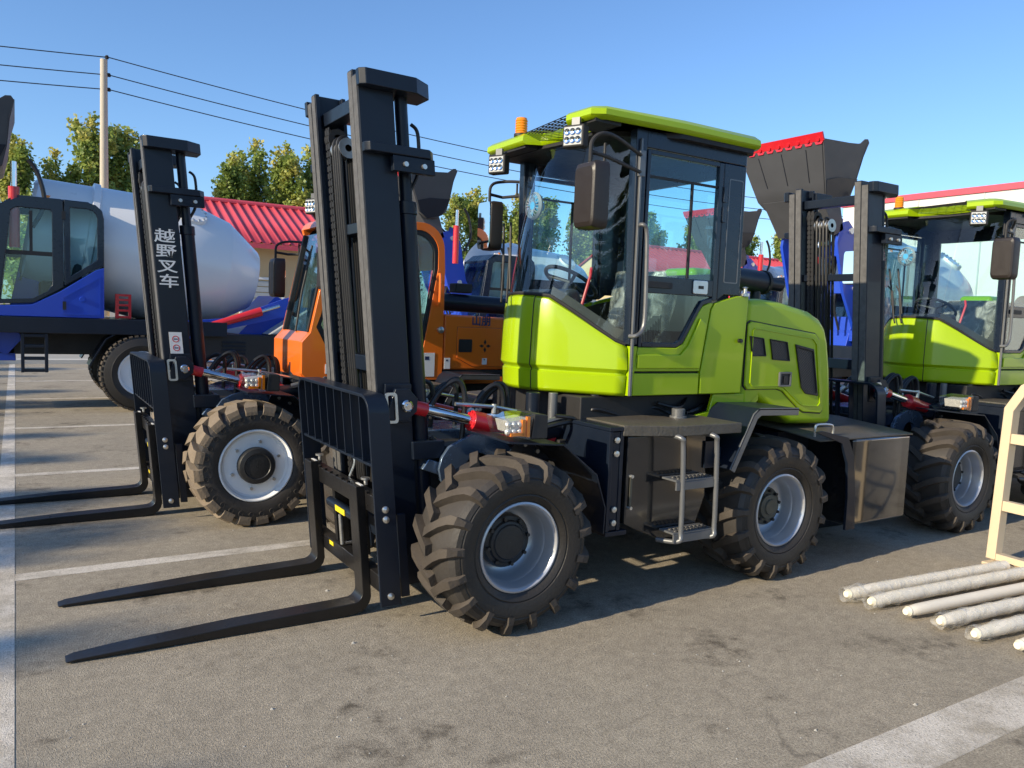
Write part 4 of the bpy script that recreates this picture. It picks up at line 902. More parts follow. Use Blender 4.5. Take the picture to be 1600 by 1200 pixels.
    MB().prism(rrect(4.165, 4.305, 1.355, 1.475, 0.01), -0.731, -0.7262).build('vent_opening', 'matte', sp, bevel=0.002)
    for a in (0, 90, 180, 270):
        ca, sa = math.cos(R(a)), math.sin(R(a))
        pt = [(0.012, 0), (0.035, 0.014), (0.062, 0), (0.035, -0.014)]
        MB().prism([(4.445 + u * ca - v * sa, 1.415 + u * sa + v * ca) for u, v in pt], -0.7295, -0.7262).build('vent_slot', 'matte', sp)
    text_mesh('山朋', 0.105, face_near((4.40, -0.7205, 1.645)), 'lettering', 'ink', bd, off=0.0025)
    for x0, x1, z0, z1 in ((3.78, 3.92, 1.13, 1.345), (4.02, 4.08, 1.20, 1.30), (4.42, 4.47, 1.24, 1.30)):
        y_ = -0.732 if x0 < 4 else -0.7295
        s = MB().box(x0, x1, y_ - 0.001, y_ + 0.004, z0, z1).build('sticker', 'white', root)
        MB().box(x0 + 0.3 * (x1 - x0), x0 + 0.6 * (x1 - x0), y_ - 0.002, y_ - 0.0012, z1 - 0.3 * (z1 - z0), z1 - 0.15 * (z1 - z0)).build('sticker_print', 'ink', s)
    s = MB().box(2.90, 3.0, -0.7335, -0.7285, 1.16, 1.24).build('sticker', 'white', root)
    MB().box(2.915, 2.945, -0.7345, -0.7337, 1.175, 1.225).box(2.96, 2.985, -0.7345, -0.7337, 1.18, 1.22).build('sticker_print', 'ink', s)
    MB().cyl((4.05, -0.35, 1.82), (4.9, -0.35, 1.80), 0.085, n=20).tube(curve([(4.9, -0.35, 1.80), (5.0, -0.35, 1.79), (5.03, -0.35, 1.70), (5.03, -0.35, 1.6)]), 0.085, 16).build('intake_pipe', 'dark', root)
    MB().box(4.28, 4.46, -0.42, -0.28, 1.91, 2.0).build('pipe_box', 'matte', root, bevel=0.01)
    MB().prism([(4.0, 0.98), (5.2, 0.98), (5.2, 1.06), (4.0, 1.06)], -0.70, 0.48).build('hood_frame', 'matte', root)

def forklift(kind, loc):
    root = empty('rough_terrain_forklift', loc)
    ORG[0] = Vector((3.0, 0, 0))
    mast(root, lettering=(kind == 'orange')); carriage(root); chassis(root, kind)
    st = 'lug' if kind == 'lime' else 'solid'
    for cx in (2.26, 4.34):
        for sd in (-1, 1): wheel(root, cx, sd, st, hubstyle='black' if cx < 3 else 'olive')
    lime_cab(root) if kind == 'lime' else orange_cab(root)
    ORG[0] = Vector((0, 0, 0))
    return root
# ------------------------------------------------------------------ ground
def struct(mb, name, m_, parent=None, **k): return tag(mb.build(name, m_, parent, **k), kind='structure')
g = MB()
xs = [-300, -60, -10, 0, 10, 30, 80, 300]; ys = [-120, -20, 0, 10, 25, 60, 150, 600]
g.loft([[(x, y, 0.0) for y in ys] for x in xs]); struct(g, 'ground', 'asphalt', smooth=False)
struct(MB().box(-0.145, -0.021, -3, 23.6, -0.02, 0.002), 'parking_line', 'line', smooth=False)
for y, w in ((5.54, 0.13), (8.80, 0.12), (12.0, 0.12), (15.45, 0.12), (18.8, 0.12), (22.0, 0.12)):
    struct(MB().box(-0.02, 7.5, y - w / 2, y + w / 2, -0.02, 0.002), 'parking_line', 'line', smooth=False)
struct(MB().box(-0.02, 9.0, 1.60, 1.86, -0.02, 0.002), 'parking_line', 'line', smooth=False)
struct(MB().box(-60, 40, 23.6, 24.0, -0.1, 0.12), 'kerb', 'kerb', bevel=0.015)
struct(MB().box(-60, 40, 24.0, 29.9, -0.1, 0.10), 'pavement', 'concrete')

lime = forklift('lime', (3.0, 4.5, 0))
tag(lime, 'lime green rough terrain forklift with tall dark mast, nearest the camera', 'forklift', 'forklifts parked in the yard')
lime2 = copy_tree(lime); lime2.location = (7.62, 4.62, 0)
tag(lime2, 'lime green forklift cut off by the right picture edge, behind the beige tine frame', 'forklift', 'forklifts parked in the yard')
orange = forklift('orange', (2.30, 7.18, 0))
tag(orange, 'forklift with orange cab, white rims and white Chinese lettering on its mast', 'forklift', 'forklifts parked in the yard')

# ------------------------------------------------------------------ beige tine attachment
ORG[0] = Vector((0, 0, 0))
att = empty('tine_attachment', (6.12, 2.93, 0), R(-5))
tag(att, 'beige upright frame with plastic-wrapped round tines lying on the asphalt at right', 'tine attachment')
fo = [(0.03, 0.05), (0.03, 1.17), (-0.06, 1.33), (-0.16, 1.39), (-1.74, 1.39), (-1.84, 1.33), (-1.93, 1.17), (-1.93, 0.05)]
L = []
tl = Matrix.Rotation(R(3), 4, 'Y')
def fr_(mb): return mb.xf(tl)
fr_(MB().sheet([(p[0] - 0.0, p[1]) for p in fo], 0.07, 0.0, 0.09, 'x')).build('frame', 'beige', att, bevel=0.006)
fr_(MB().box(0.001, 0.089, -1.89, -0.006, 0.05, 0.10)).build('bottom_rail', 'beige', att, bevel=0.005)
for z in (0.42, 0.92): fr_(MB().box(0.006, 0.084, -1.894, -0.006, z, z + 0.075)).build('cross_bar', 'beige', att, bevel=0.005)
for y in (-0.62, -1.28): fr_(MB().box(0.012, 0.078, y - 0.03, y + 0.03, 0.10, 1.355)).build('upright_bar', 'beige', att, bevel=0.005)
MB().box(-0.10, 0.14, -1.93, 0.03, 0.0, 0.045).build('foot_plate', 'beige', att, bevel=0.006)
tips = [(4.38, 2.94), (4.40, 2.79), (4.44, 2.585), (4.48, 2.405), (4.47, 2.205), (4.52, 2.005)]
inv = Matrix.Translation((6.12, 2.93, 0)) @ Matrix.Rotation(R(-5), 4, 'Z'); inv = inv.inverted()
rr = random.Random(5)
for i, (tx, ty) in enumerate(tips):
    p = inv @ Vector((tx, ty, 0.07)); r_ = 0.040 if i not in (2, 5) else 0.036
    t = MB(); t.lathe([(0.001, 0), (0.016, 0.0), (0.026, 0.02), (0.034, 0.10), (r_, 0.24), (r_, 0.8), (r_, -0.10 - p.x)], (p.x, p.y, 0.058), 'x', 20)
    ti = t.build('tine', 'tine', att)
    MB().lathe([(0.001, -0.003), (0.019, -0.003), (0.024, 0.012), (0.029, 0.02), (0.028, 0.03)], (p.x, p.y, 0.058), 'x', 16).build('tine_cap', 'cap', ti)
    if i in (0, 1, 3, 4):
        rows = []; K = 26
        for k in range(K):
            f = k / (K - 1); x = p.x - 0.02 + (-0.14 - p.x) * f
            base = (0.044 if k > 3 else 0.036 + 0.02 * rr.random()) if k else 0.042
            row = []
            for j in range(19):
                a = 2 * math.pi * (j % 18) / 18; q = base + (0.010 if k < 5 else 0.005) * math.sin(a * 3 + k * 1.7 + i) + rr.uniform(-.002, .003)
                row.append((x + 0.01 * math.sin(a * 2 + i), p.y + q * math.cos(a), 0.058 + q * math.sin(a) * (0.97 if math.sin(a) > -0.8 else 0.93)))
            row[18] = row[0]; rows.append(row)
        MB().loft(rows).build('plastic_wrap', 'wrap', ti, ang=80)

# ------------------------------------------------------------------ self-loading mixers
def tyre_plain(parent, c, R_, w, sgn, rim='white_rim'):
    x, y, z = c
    W = MB().lathe([(0.53 * R_, 0.42 * w), (0.56 * R_, 0.5 * w), (0.58 * R_, 0.46 * w), (0.56 * R_, -0.4 * w)], c, 'y', 36, sgn=sgn).lathe([(0.53 * R_, 0.42 * w), (0.50 * R_, 0.1 * w), (0.3 * R_, 0.12 * w), (0.25 * R_, 0.3 * w), (0.001, 0.3 * w)], c, 'y', 36, sgn=sgn).build('wheel', rim, parent)
    h = [(0.56 * R_, 0.46 * w), (0.64 * R_, 0.55 * w), (0.72 * R_, 0.57 * w), (0.74 * R_, 0.55 * w), (0.86 * R_, 0.55 * w), (0.94 * R_, 0.47 * w), (0.965 * R_, 0.3 * w), (0.965 * R_, 0.0)]
    t = MB().lathe(h + [(a, -b) for a, b in h[-2::-1]], c, 'y', 48, sgn=sgn); t.mat(1)
    N = 44
    for i in range(N):
        for sd in (1, -1):
            th = 2 * math.pi * (i + (0.5 if sd < 0 else 0)) / N; dt = 0.045
            P3 = lambda a, w_, r_: (x + r_ * math.cos(a), y + sgn * w_, z + r_ * math.sin(a))
            rows = [[P3(th - dt, sd * w_ * w, R_ * 0.93), P3(th - dt, sd * w_ * w, R_ * k), P3(th + dt, sd * w_ * w, R_ * k), P3(th + dt, sd * w_ * w, R_ * 0.93)] for w_, k in ((0.06, 1.0), (0.4, 0.995), (0.52, 0.965))]
            t.loft(rows); t.add(rows[0], [(0, 1, 2, 3)]); t.add(rows[-1], [(3, 2, 1, 0)])
    t.build('tyre', ['rubber', 'tread'], W)
    MB().lathe([(0.2 * R_, 0.2 * w), (0.2 * R_, 0.5 * w), (0.15 * R_, 0.55 * w), (0.001, 0.55 * w)], c, 'y', 20, sgn=sgn).build('hub', 'hub', W)

def mixer(loc, bdx=0.0, label='', dz=0.0, bofs=0.0):
    """local frame: x runs to the rear, cab front at 0, drum axis falls to the rear, near side at negative y"""
    root = empty('self_loading_mixer', loc)
    MB().box(-1.2, 4.9, -0.5, 0.5, 0.85, 1.2).build('main_frame', 'matte', root, bevel=0.01)
    MB().box(-0.6, 3.3, -1.12, 1.0, 1.19, 1.42).build('deck', 'dark', root, bevel=0.01)
    for cx in (2.0, -1.9 + 1.0):
        pass
    for cx in (2.05, 5.0):
        for sd in (-1, 1):
            tyre_plain(root, (cx, sd * 0.95, 0.60), 0.60, 0.36, sd)
            MB().sheet([(cx - 0.72, 0.72), (cx - 0.50, 1.12), (cx - 0.3, 1.24), (cx + 0.4, 1.24), (cx + 0.66, 0.9)], 0.02, min(sd * 1.1, sd * 0.62), max(sd * 1.1, sd * 0.62)).build('mudguard', 'dark', root)
        MB().cyl((cx, -0.8, 0.6), (cx, 0.8, 0.6), 0.12).build('axle', 'matte', root)
    # cab (near side)
    y0, y1 = -1.10, 0.05
    body = [(0.0, 1.425), (1.53, 1.425), (1.53, 2.18), (1.42, 2.14), (0.95, 1.80), (0.60, 1.60), (0.0, 1.56)]
    cabp = [(0.0, 1.58), (0.60, 1.62), (0.95, 1.82), (1.42, 2.16), (1.53, 2.20), (1.53, 2.85)] + arc(1.33, 2.90, 0.20, 0, 85, 5) + [(0.55, 3.13)] + arc(0.42, 2.93, 0.20, 88, 165, 5)
    for sd, ya in ((-1, y0), (1, y1 - 0.05)):
        bl = MB().prism(body, ya, ya + 0.05).build('cab_panel', 'blue', root, bevel=0.012)
        if sd < 0:
            MB().ring([(0.98, 1.47), (1.48, 1.47), (1.48, 2.05), (1.40, 2.0), (0.98, 1.72)], [(1.0, 1.49), (1.46, 1.49), (1.46, 2.02), (1.40, 1.97), (1.0, 1.71)], ya - 0.008, ya + 0.001).build('pressed_outline', 'blue', bl)
            MB().lathe([(0.04, 0), (0.035, 0.02), (0.001, 0.02)], (1.24, ya, 1.70), 'y', 14, sgn=-1).build('panel_lock', 'blue', bl)
        c0 = [(0.78 + (x - 0.78) * 1.0, z) for x, z in cabp]
        hole1 = [(0.22, 1.66), (0.62, 1.69), (0.80, 1.80), (0.86, 1.90), (0.86, 2.92), (0.84, 2.96), (0.42, 2.96), (0.36, 2.92)]
        w1o = [(0.12, 1.64), (0.64, 1.67), (0.90, 1.84), (0.93, 1.92), (0.93, 2.98), (0.90, 3.02), (0.44, 3.02), (0.30, 2.96)]
        fr = MB().ring([(0.02, 1.585), (0.62, 1.625), (0.96, 1.84), (1.0, 1.87), (1.0, 3.11), (0.98, 3.13), (0.50, 3.13), (0.22, 2.98)], hole1, ya, ya + 0.05).build('cab_side_frame', 'cabdark', root, bevel=0.012)
        MB().prism(hole1, ya + 0.02, ya + 0.025).build('door_window', 'glass', fr)
        MB().box(0.20, 0.86, ya + 0.005, ya + 0.018, 2.30, 2.36).box(0.58, 0.62, ya + 0.005, ya + 0.018, 2.36, 2.93).build('window_bar', 'matte', fr)
        f2 = MB().ring([(1.012, 1.885), (1.41, 2.155), (1.53, 2.205), (1.53, 2.9), (1.50, 3.02), (1.42, 3.09), (1.30, 3.12), (1.012, 3.13)], [(1.09, 2.03), (1.40, 2.26), (1.44, 2.30), (1.44, 2.9), (1.42, 2.96), (1.38, 3.0), (1.30, 3.02), (1.09, 3.02)], ya, ya + 0.05).build('rear_side_frame', 'cabdark', root, bevel=0.012)
        MB().prism([(1.09, 2.03), (1.40, 2.26), (1.44, 2.30), (1.44, 2.9), (1.42, 2.96), (1.38, 3.0), (1.30, 3.02), (1.09, 3.02)], ya + 0.02, ya + 0.025).build('rear_side_window', 'glass', f2)
        for hz in (1.6, 2.9): MB().box(0.985, 1.03, ya - 0.02, ya + 0.005, hz - 0.06, hz + 0.06).build('hinge', 'matte', fr)
    MB().sheet([(0.02, 1.43), (0.0, 1.57), (0.24, 2.98), (0.42, 3.12), (1.32, 3.115), (1.50, 3.0), (1.52, 2.9), (1.52, 2.2), (1.52, 1.43)], 0.03, y0 + 0.051, y1 - 0.051).build('cab_shell', 'cabdark', root, bevel=0.01)
    MB().sheet([(-0.03, 1.62), (0.20, 2.93)], 0.02, y0 + 0.10, y1 - 0.10).build('windshield', 'darkglass', root)
    MB().box(0.7, 1.2, -0.75, -0.3, 1.45, 1.95).prism([(1.1, 1.9), (1.25, 1.9), (1.35, 2.6), (1.2, 2.6)], -0.75, -0.3).build('seat', 'seat', root, bevel=0.05)
    MB().tube([(0.50 + 0.03 * math.cos(a), -0.52 + 0.19 * math.sin(a), 2.12 + 0.16 * math.cos(a)) for a in [2 * math.pi * i / 24 for i in range(24)]], 0.014, 7, closed=True).build('steering_wheel', 'palegrey', root)
    b_ = MB().lathe([(0.06, 0), (0.06, 0.03), (0.05, 0.09), (0.001, 0.10)], (0.82, -0.55, 3.13), 'z', 14).build('beacon', 'amber', root)
    ld = MB().ring(rrect(0.46, 0.80, 0.62, 1.19, 0.01), rrect(0.51, 0.75, 0.67, 0.80, 0.02), -1.10, -1.04) if False else MB()
    ld.box(0.46, 0.505, -1.10, -1.05, 0.62, 1.185).box(0.755, 0.80, -1.10, -1.05, 0.62, 1.185)
    for z in (0.625, 0.80, 0.98, 1.13): ld.box(0.505, 0.755, -1.098, -0.98, z, z + 0.045)
    ld.build('ladder', 'dark', root, bevel=0.006)
    rd = MB()
    for z in (1.44, 1.54, 1.62, 1.70, 1.77): rd.box(1.68, 1.90, -1.06, -1.0, z, z + 0.035)
    rd.box(1.68, 1.73, -1.055, -1.005, 1.43, 1.80).box(1.86, 1.90, -1.055, -1.005, 1.43, 1.80).build('guard_frame', 'red', root, bevel=0.004)
    # drum
    ax0 = Vector((0.55, 0.1, 2.70)); ax1 = Vector((4.02, 0.1, 2.15)); d = (ax1 - ax0)
    prof = [(0.0, 0.001), (0.0, 0.80), (0.015, 0.86), (0.22, 0.93), (0.225, 0.99), (0.25, 0.99), (0.255, 0.95), (0.55, 1.04), (0.64, 1.05), (0.82, 0.90), (0.825, 0.895), (0.98, 0.52), (0.985, 0.50), (1.0, 0.001)]
    q = d.to_track_quat('X', 'Z'); dm = Matrix.Translation(ax0) @ q.to_matrix().to_4x4()
    dr = MB().lathe([(r_, t * d.length) for t, r_ in prof], (0, 0, 0), 'x', 56).xf(dm).build('drum', 'drum', root, ang=22)
    hc = MB().lathe([(0.001, 0.0), (0.24, 0.0), (0.25, -0.06)], (0, 0, 0), 'z', 28)
    nrm = (q @ Vector((0.02, -0.62, 0.76))).normalized(); tq = nrm.to_track_quat('Z', 'Y')
    base = ax0 + d * 0.62 + nrm * 1.075
    hc.xf(Matrix.Translation(base) @ tq.to_matrix().to_4x4()).build('drum_hatch', 'drum', dr)
    for i in range(14):
        a = 2 * math.pi * i / 14; p = base + tq @ Vector((0.215 * math.cos(a), 0.215 * math.sin(a), 0))
        MB().cyl(tuple(p - nrm * 0.01), tuple(p + nrm * 0.018), 0.018, n=8).build('hatch_bolt', 'zinc', dr)
    MB().prism([(0.3, 1.42), (1.0, 1.42), (0.8, 2.4), (0.5, 2.4)], -0.4, 0.6).build('drum_stand', 'blue', root, bevel=0.01)
    MB().prism([(3.6, 1.2), (4.6, 1.2), (4.5, 1.75), (4.25, 1.9)], -0.5, 0.7).build('drum_stand', 'blue', root, bevel=0.01)
    MB().prism([(2.6, 1.10), (3.2, 1.28), (4.3, 1.55), (4.45, 1.90), (4.25, 1.85), (3.4, 1.50), (2.6, 1.42)], -1.0, -0.96).build('side_plate', 'blue', root, bevel=0.006)
    rc = MB().cyl((3.05, -1.06, 1.36), (3.85, -1.06, 1.62), 0.055, 0.075, n=16).build('chute_cylinder', 'red', root)
    MB().cyl((3.85, -1.06, 1.62), (4.15, -1.06, 1.72), 0.03, n=12).build('cylinder_rod', 'chrome', rc)
    MB().box(2.75, 5.5, -0.98, 0.8, 0.62, 1.22).build('engine_housing', 'matte', root, bevel=0.02)
    MB().prism([(4.0, 1.23), (5.6, 1.23), (5.5, 1.55), (4.75, 1.72)], -0.9, 0.8).build('engine_cover', 'palegrey', root, bevel=0.03)
    for i in range(6): MB().box(3.25, 3.62, -0.995, -0.98, 0.78 + 0.06 * i, 0.81 + 0.06 * i).build('vent_slat', 'dark', root)
    MB().cyl((4.75, -0.2, 1.6), (4.75, -0.2, 2.45), 0.06).build('exhaust_pipe', 'tine', root)
    # loader arms and bucket in front, raised
    K0 = len(KIDS[root.name])
    for y in (-0.62, 0.55):
        arm = [(-0.35, 3.55), (-0.20, 3.62), (-0.02, 3.40), (0.10, 2.5), (0.55, 1.55), (0.42, 1.30), (0.15, 1.45), (-0.20, 2.35), (-0.38, 3.2)]
        am = MB().prism([(x * 1.55 + bdx + 0.24, z) for x, z in arm], y, y + 0.06).build('loader_arm', 'blue', root, bevel=0.006)
        for px_, pz_ in ((-0.22, 3.45), (0.0, 2.45), (0.33, 1.55)): MB().cyl((px_ + bdx + 0.22, y - 0.03, pz_), (px_ + bdx + 0.22, y + 0.09, pz_), 0.055, n=12).build('arm_pin', 'zinc', am)
    MB().box(bdx - 0.02, bdx + 0.26, -0.56, 0.55, 2.35, 2.65).build('arm_crossbeam', 'blue', root, bevel=0.01)
    MB().box(bdx + 0.35, bdx + 0.65, -0.56, 0.55, 1.5, 1.7).build('arm_crossbeam', 'blue', root, bevel=0.01)
    MB().box(bdx + 0.0, bdx + 0.30, -0.56, 0.55, 3.02, 3.22).build('arm_crossbeam', 'blue', root, bevel=0.01)
    for y in (-0.45, -0.30, 0.1, 0.35):
        MB().tube(curve([(bdx + 0.1, y, 1.7), (bdx - 0.02, y + 0.05, 2.2), (bdx + 0.12, y + 0.03, 2.8), (bdx + 0.0, y, 3.5)]), 0.022, 7).build('arm_hose', 'hose', root)
    for y in (-0.30, 0.28):
        lk = MB().prism([(bdx - 0.12, 2.9), (bdx + 0.02, 2.9), (bdx + 0.22, 3.7), (bdx + 0.10, 3.75)], y, y + 0.05).build('tilt_link', 'blue', root, bevel=0.005)
        MB().cyl((bdx - 0.05, y - 0.03, 2.98), (bdx - 0.05, y + 0.08, 2.98), 0.05, n=12).build('link_pin', 'zinc', lk)
    MB().prism([(bdx + 0.2, 1.2), (bdx + 1.0, 1.2), (bdx + 0.95, 1.75), (bdx + 0.45, 1.95)], -0.5, 0.5).build('loader_tower', 'blue', root, bevel=0.01)
    tc = MB().cyl((bdx - 0.25, -0.05, 2.0), (bdx - 0.12, -0.05, 3.0), 0.07).build('bucket_cylinder', 'red', root)
    MB().cyl((bdx - 0.12, -0.05, 3.0), (bdx - 0.05, -0.05, 3.7), 0.04).build('cylinder_rod', 'chrome', tc)
    MB().tube(curve([(bdx - 0.2, -0.15, 2.2), (bdx + 0.15, -0.2, 2.9), (bdx + 0.22, -0.2, 3.4), (bdx - 0.05, -0.15, 3.7)]), 0.025, 8).build('arm_hose', 'hose', root)
    nc = MB().cyl((bdx - 0.10, -0.99, 2.85), (bdx - 0.10, -0.99, 3.70), 0.07).build('lift_cylinder', 'red', root)
    MB().cyl((bdx - 0.10, -0.99, 3.7), (bdx - 0.10, -0.99, 4.05), 0.04).build('cylinder_rod', 'chrome', nc)
    MB().tube(curve([(bdx + 0.08, -1.0, 4.1), (bdx + 0.2, -1.0, 3.9), (bdx + 0.27, -1.0, 3.5), (bdx + 0.12, -1.0, 3.15)]), 0.03, 8).build('cylinder_hose', 'hose', root)
    bx = bdx - 1.25
    sidep = [(bx - 0.03, 4.80), (bx + 0.27, 3.98), (bx + 0.36, 3.74), (bx + 0.55, 3.58), (bx + 0.78, 3.60), (bx + 1.0, 3.80), (bx + 1.06, 4.15), (bx + 1.10, 4.62), (bx + 1.17, 4.92), (bx + 1.13, 4.99), (bx + 1.06, 4.98), (bx + 0.94, 4.86), (bx + 0.65, 4.83)]
    bk = None
    shell = [(bx - 0.03, 4.80), (bx + 0.27, 3.98), (bx + 0.36, 3.74), (bx + 0.55, 3.58), (bx + 0.78, 3.60), (bx + 1.0, 3.80), (bx + 1.06, 4.15), (bx + 1.10, 4.62), (bx + 1.16, 4.94)]
    def TZ(mb):
        def g(p):
            z = 4.9 - (4.9 - p[2]) * 0.80; return (p[0], p[1] * (0.78 + 0.22 * min(1, max(0, (p[2] - 3.6) / 1.3))), z)
        mb.v = [g(p) for p in mb.v]; return mb
    bk = TZ(MB().sheet(shell, 0.03, -0.88, 0.88)).build('bucket', 'bucket', root, bevel=0.004)
    for y in (-0.91, 0.88): TZ(MB().prism(sidep, y, y + 0.03)).build('bucket_side', 'bucket', bk, bevel=0.004)
    wpm = MB().prism([(bx + 0.26, 4.02), (bx + 0.355, 3.72), (bx + 0.55, 3.56), (bx + 0.9, 3.68), (bx + 1.065, 4.15), (bx + 0.55, 4.12)], -0.93, -0.912); TZ(wpm).build('wear_plate', 'dark', bk, bevel=0.003)
    wp = [(bx + 0.045, z) for z in ()]
    for yy in (-0.02, -0.55, 0.5):
        rbm = MB().sheet([(bx + 0.01, 4.64), (bx + 0.24, 4.0)], 0.012, yy - 0.005, yy + 0.005); TZ(rbm).build('bucket_rib', 'dark', bk)
    n = 9
    MB().sheet([(bx - 0.075, 4.92), (bx - 0.015, 4.79)], 0.035, -0.90, 0.90).build('cutting_edge', 'red', bk, bevel=0.004)
    for i in range(n):
        y = -0.8 + 1.6 * i / (n - 1)
        MB().cyl((bx - 0.03, y, 4.82), (bx - 0.068, y, 4.805), 0.035, n=10).build('edge_bolt', 'red', bk)
        MB().prism([(y - 0.085, 4.785), (y + 0.085, 4.785), (y + 0.05, 4.735), (y - 0.05, 4.735)], bx - 0.028, bx + 0.012, 'x').build('edge_scallop', 'red', bk)
    for o in KIDS[root.name][:K0]: o.location.x += bofs
    if dz:
        for o in KIDS[root.name][K0:]:
            o.location.z += dz
            if o.name.split('.')[0] in ('loader_arm', 'arm_crossbeam', 'arm_hose', 'tilt_link', 'loader_tower', 'bucket_cylinder'): o.location.x -= 1.1
    MB().prism([(bx + 0.36, 3.95), (bx + 0.9, 3.9), (bx + 1.05, 3.45), (bx + 0.85, 3.35)], -0.62, 0.62).build('bucket_bracket', 'bucket', root, bevel=0.01) if not dz else None
    tag(root, label, 'concrete mixer', 'self loading mixers in the rows behind')
    return root
A = mixer((-0.40, 14.42, 0), bdx=0.5, dz=-0.45, label='blue self loading mixer with grey drum at the left, behind the orange forklift')
def mcopy(loc, label, rz=0):
    c = copy_tree(BM); c.location = loc; c.rotation_euler.z = rz; tag(c, label); return c
BM = mixer((7.86, 17.08, 0), bdx=0.72, bofs=1.2, label='blue self loading mixer seen between the orange cab and the lime cab')
mcopy((11.81, 9.49, 0), 'blue self loading mixer with large raised red-lipped bucket above the right mast')
mcopy((17.0, 16.23, 0), 'far self loading mixer, raised bucket peeking out just behind the lime cab')

# ------------------------------------------------------------------ buildings
def red_building(x0, x1, label):
    root = empty('red_roof_building', (14, 30, 0)); ORG[0] = Vector((14, 30, 0))
    y0, y1 = 27.6, 33.0
    w = MB().box(x0, x1, y0, y1, 0, 3.85).build('wall', 'walltan', root)
    MB().prism([(y0 - 0.6, 3.80), (y1 + 0.6, 3.80), ((y0 + y1) / 2, 5.35)], x0 - 0.25, x1 + 0.25, 'x').build('gable', 'walltan', root)
    for s_, (ya, yb) in ((0, (y0 - 0.75, (y0 + y1) / 2)), (1, (y1 + 0.75, (y0 + y1) / 2))):
        rows = [[], []]; x = x0 - 0.4; 
        prof = ((0, 0), (0.10, 0), (0.13, 0.055), (0.19, 0.055), (0.22, 0))
        while x < x1 + 0.4:
            for dx, dz in prof:
                rows[0].append((x + dx, ya, 3.79 + dz)); rows[1].append((x + dx, yb, 5.42 + dz))
            x += 0.32
        rf = MB().loft(rows).build('roof', 'roofred', root, solid=0.02, ang=20)
        MB().box(x0 - 0.4, x1 + 0.4, min(ya, ya + (0.03 if s_ == 0 else -0.03)), max(ya, ya + (0.03 if s_ == 0 else -0.03)), 3.62, 3.77).build('fascia', 'roofred', rf)
    MB().cyl((x0 - 0.4, (y0 + y1) / 2, 5.45), (x1 + 0.4, (y0 + y1) / 2, 5.45), 0.10, n=10).build('ridge_cap', 'roofred', root)
    x = x0 + 1.8
    while x < x1 - 1.6:
        wd = MB().ring(rrect(x, x + 1.5, 1.1, 2.7, 0.02), rrect(x + 0.08, x + 1.42, 1.18, 2.62, 0.02), y0 - 0.05, y0 + 0.02).build('window', 'white', root)
        for k in range(7): MB().box(x + 0.08, x + 1.42, y0 - 0.03, y0 - 0.012, 1.2 + 0.2 * k, 1.37 + 0.2 * k).build('window_slat', 'palegrey', wd)
        x += 3.1
    ORG[0] = Vector((0, 0, 0))
    tag(root, label, 'building'); return root
red_building(4.6, 11.6, 'low tan building with ribbed red metal roof behind the mixers at left')
red_building(24.5, 36, 'low building with red metal roof seen through the door window of the lime cab')
def white_building():
    root = empty('white_building', (40, 14, 0)); ORG[0] = Vector((40, 14, 0))
    MB().box(36.0, 52, -12, 26.0, 0, 7.95).build('wall', 'wallwhite', root)
    MB().box(35.9, 52.1, -12.1, 26.1, 7.95, 8.22).build('roof_trim', 'roofred', root)
    for k in range(12):
        y = -11 + 3.0 * k; MB().box(35.97, 36.02, y - 0.03, y + 0.03, 0.2, 7.95).build('panel_joint', 'palegrey', root)
    MB().box(34.9, 35.98, 4, 15.2, 5.9, 6.2).build('canopy', 'roofred', root)
    for y in (1, 6, 11, 16, 21): 
        wd = MB().box(35.95, 36.01, y, y + 1.8, 1.2, 3.2).build('window', 'palegrey', root); MB().box(35.93, 35.955, y + 0.1, y + 1.7, 1.3, 3.1).build('pane', 'darkglass', wd)
    ORG[0] = Vector((0, 0, 0))
    tag(root, 'white industrial building with red roof trim at the far right', 'building')
white_building()
wl_ = empty('concrete_wall', (8, 30.6, 0)); ORG[0] = Vector((8, 30.6, 0))
for i in range(8):
    x = 1.15 + 1.55 * i; MB().box(x, x + 1.53, 30.4, 30.8, 0.0, 1.15).build('panel', 'concrete', wl_, bevel=0.015)
ORG[0] = Vector((0, 0, 0))
tag(wl_, 'low grey concrete panel wall beneath the red roofed building', 'wall')
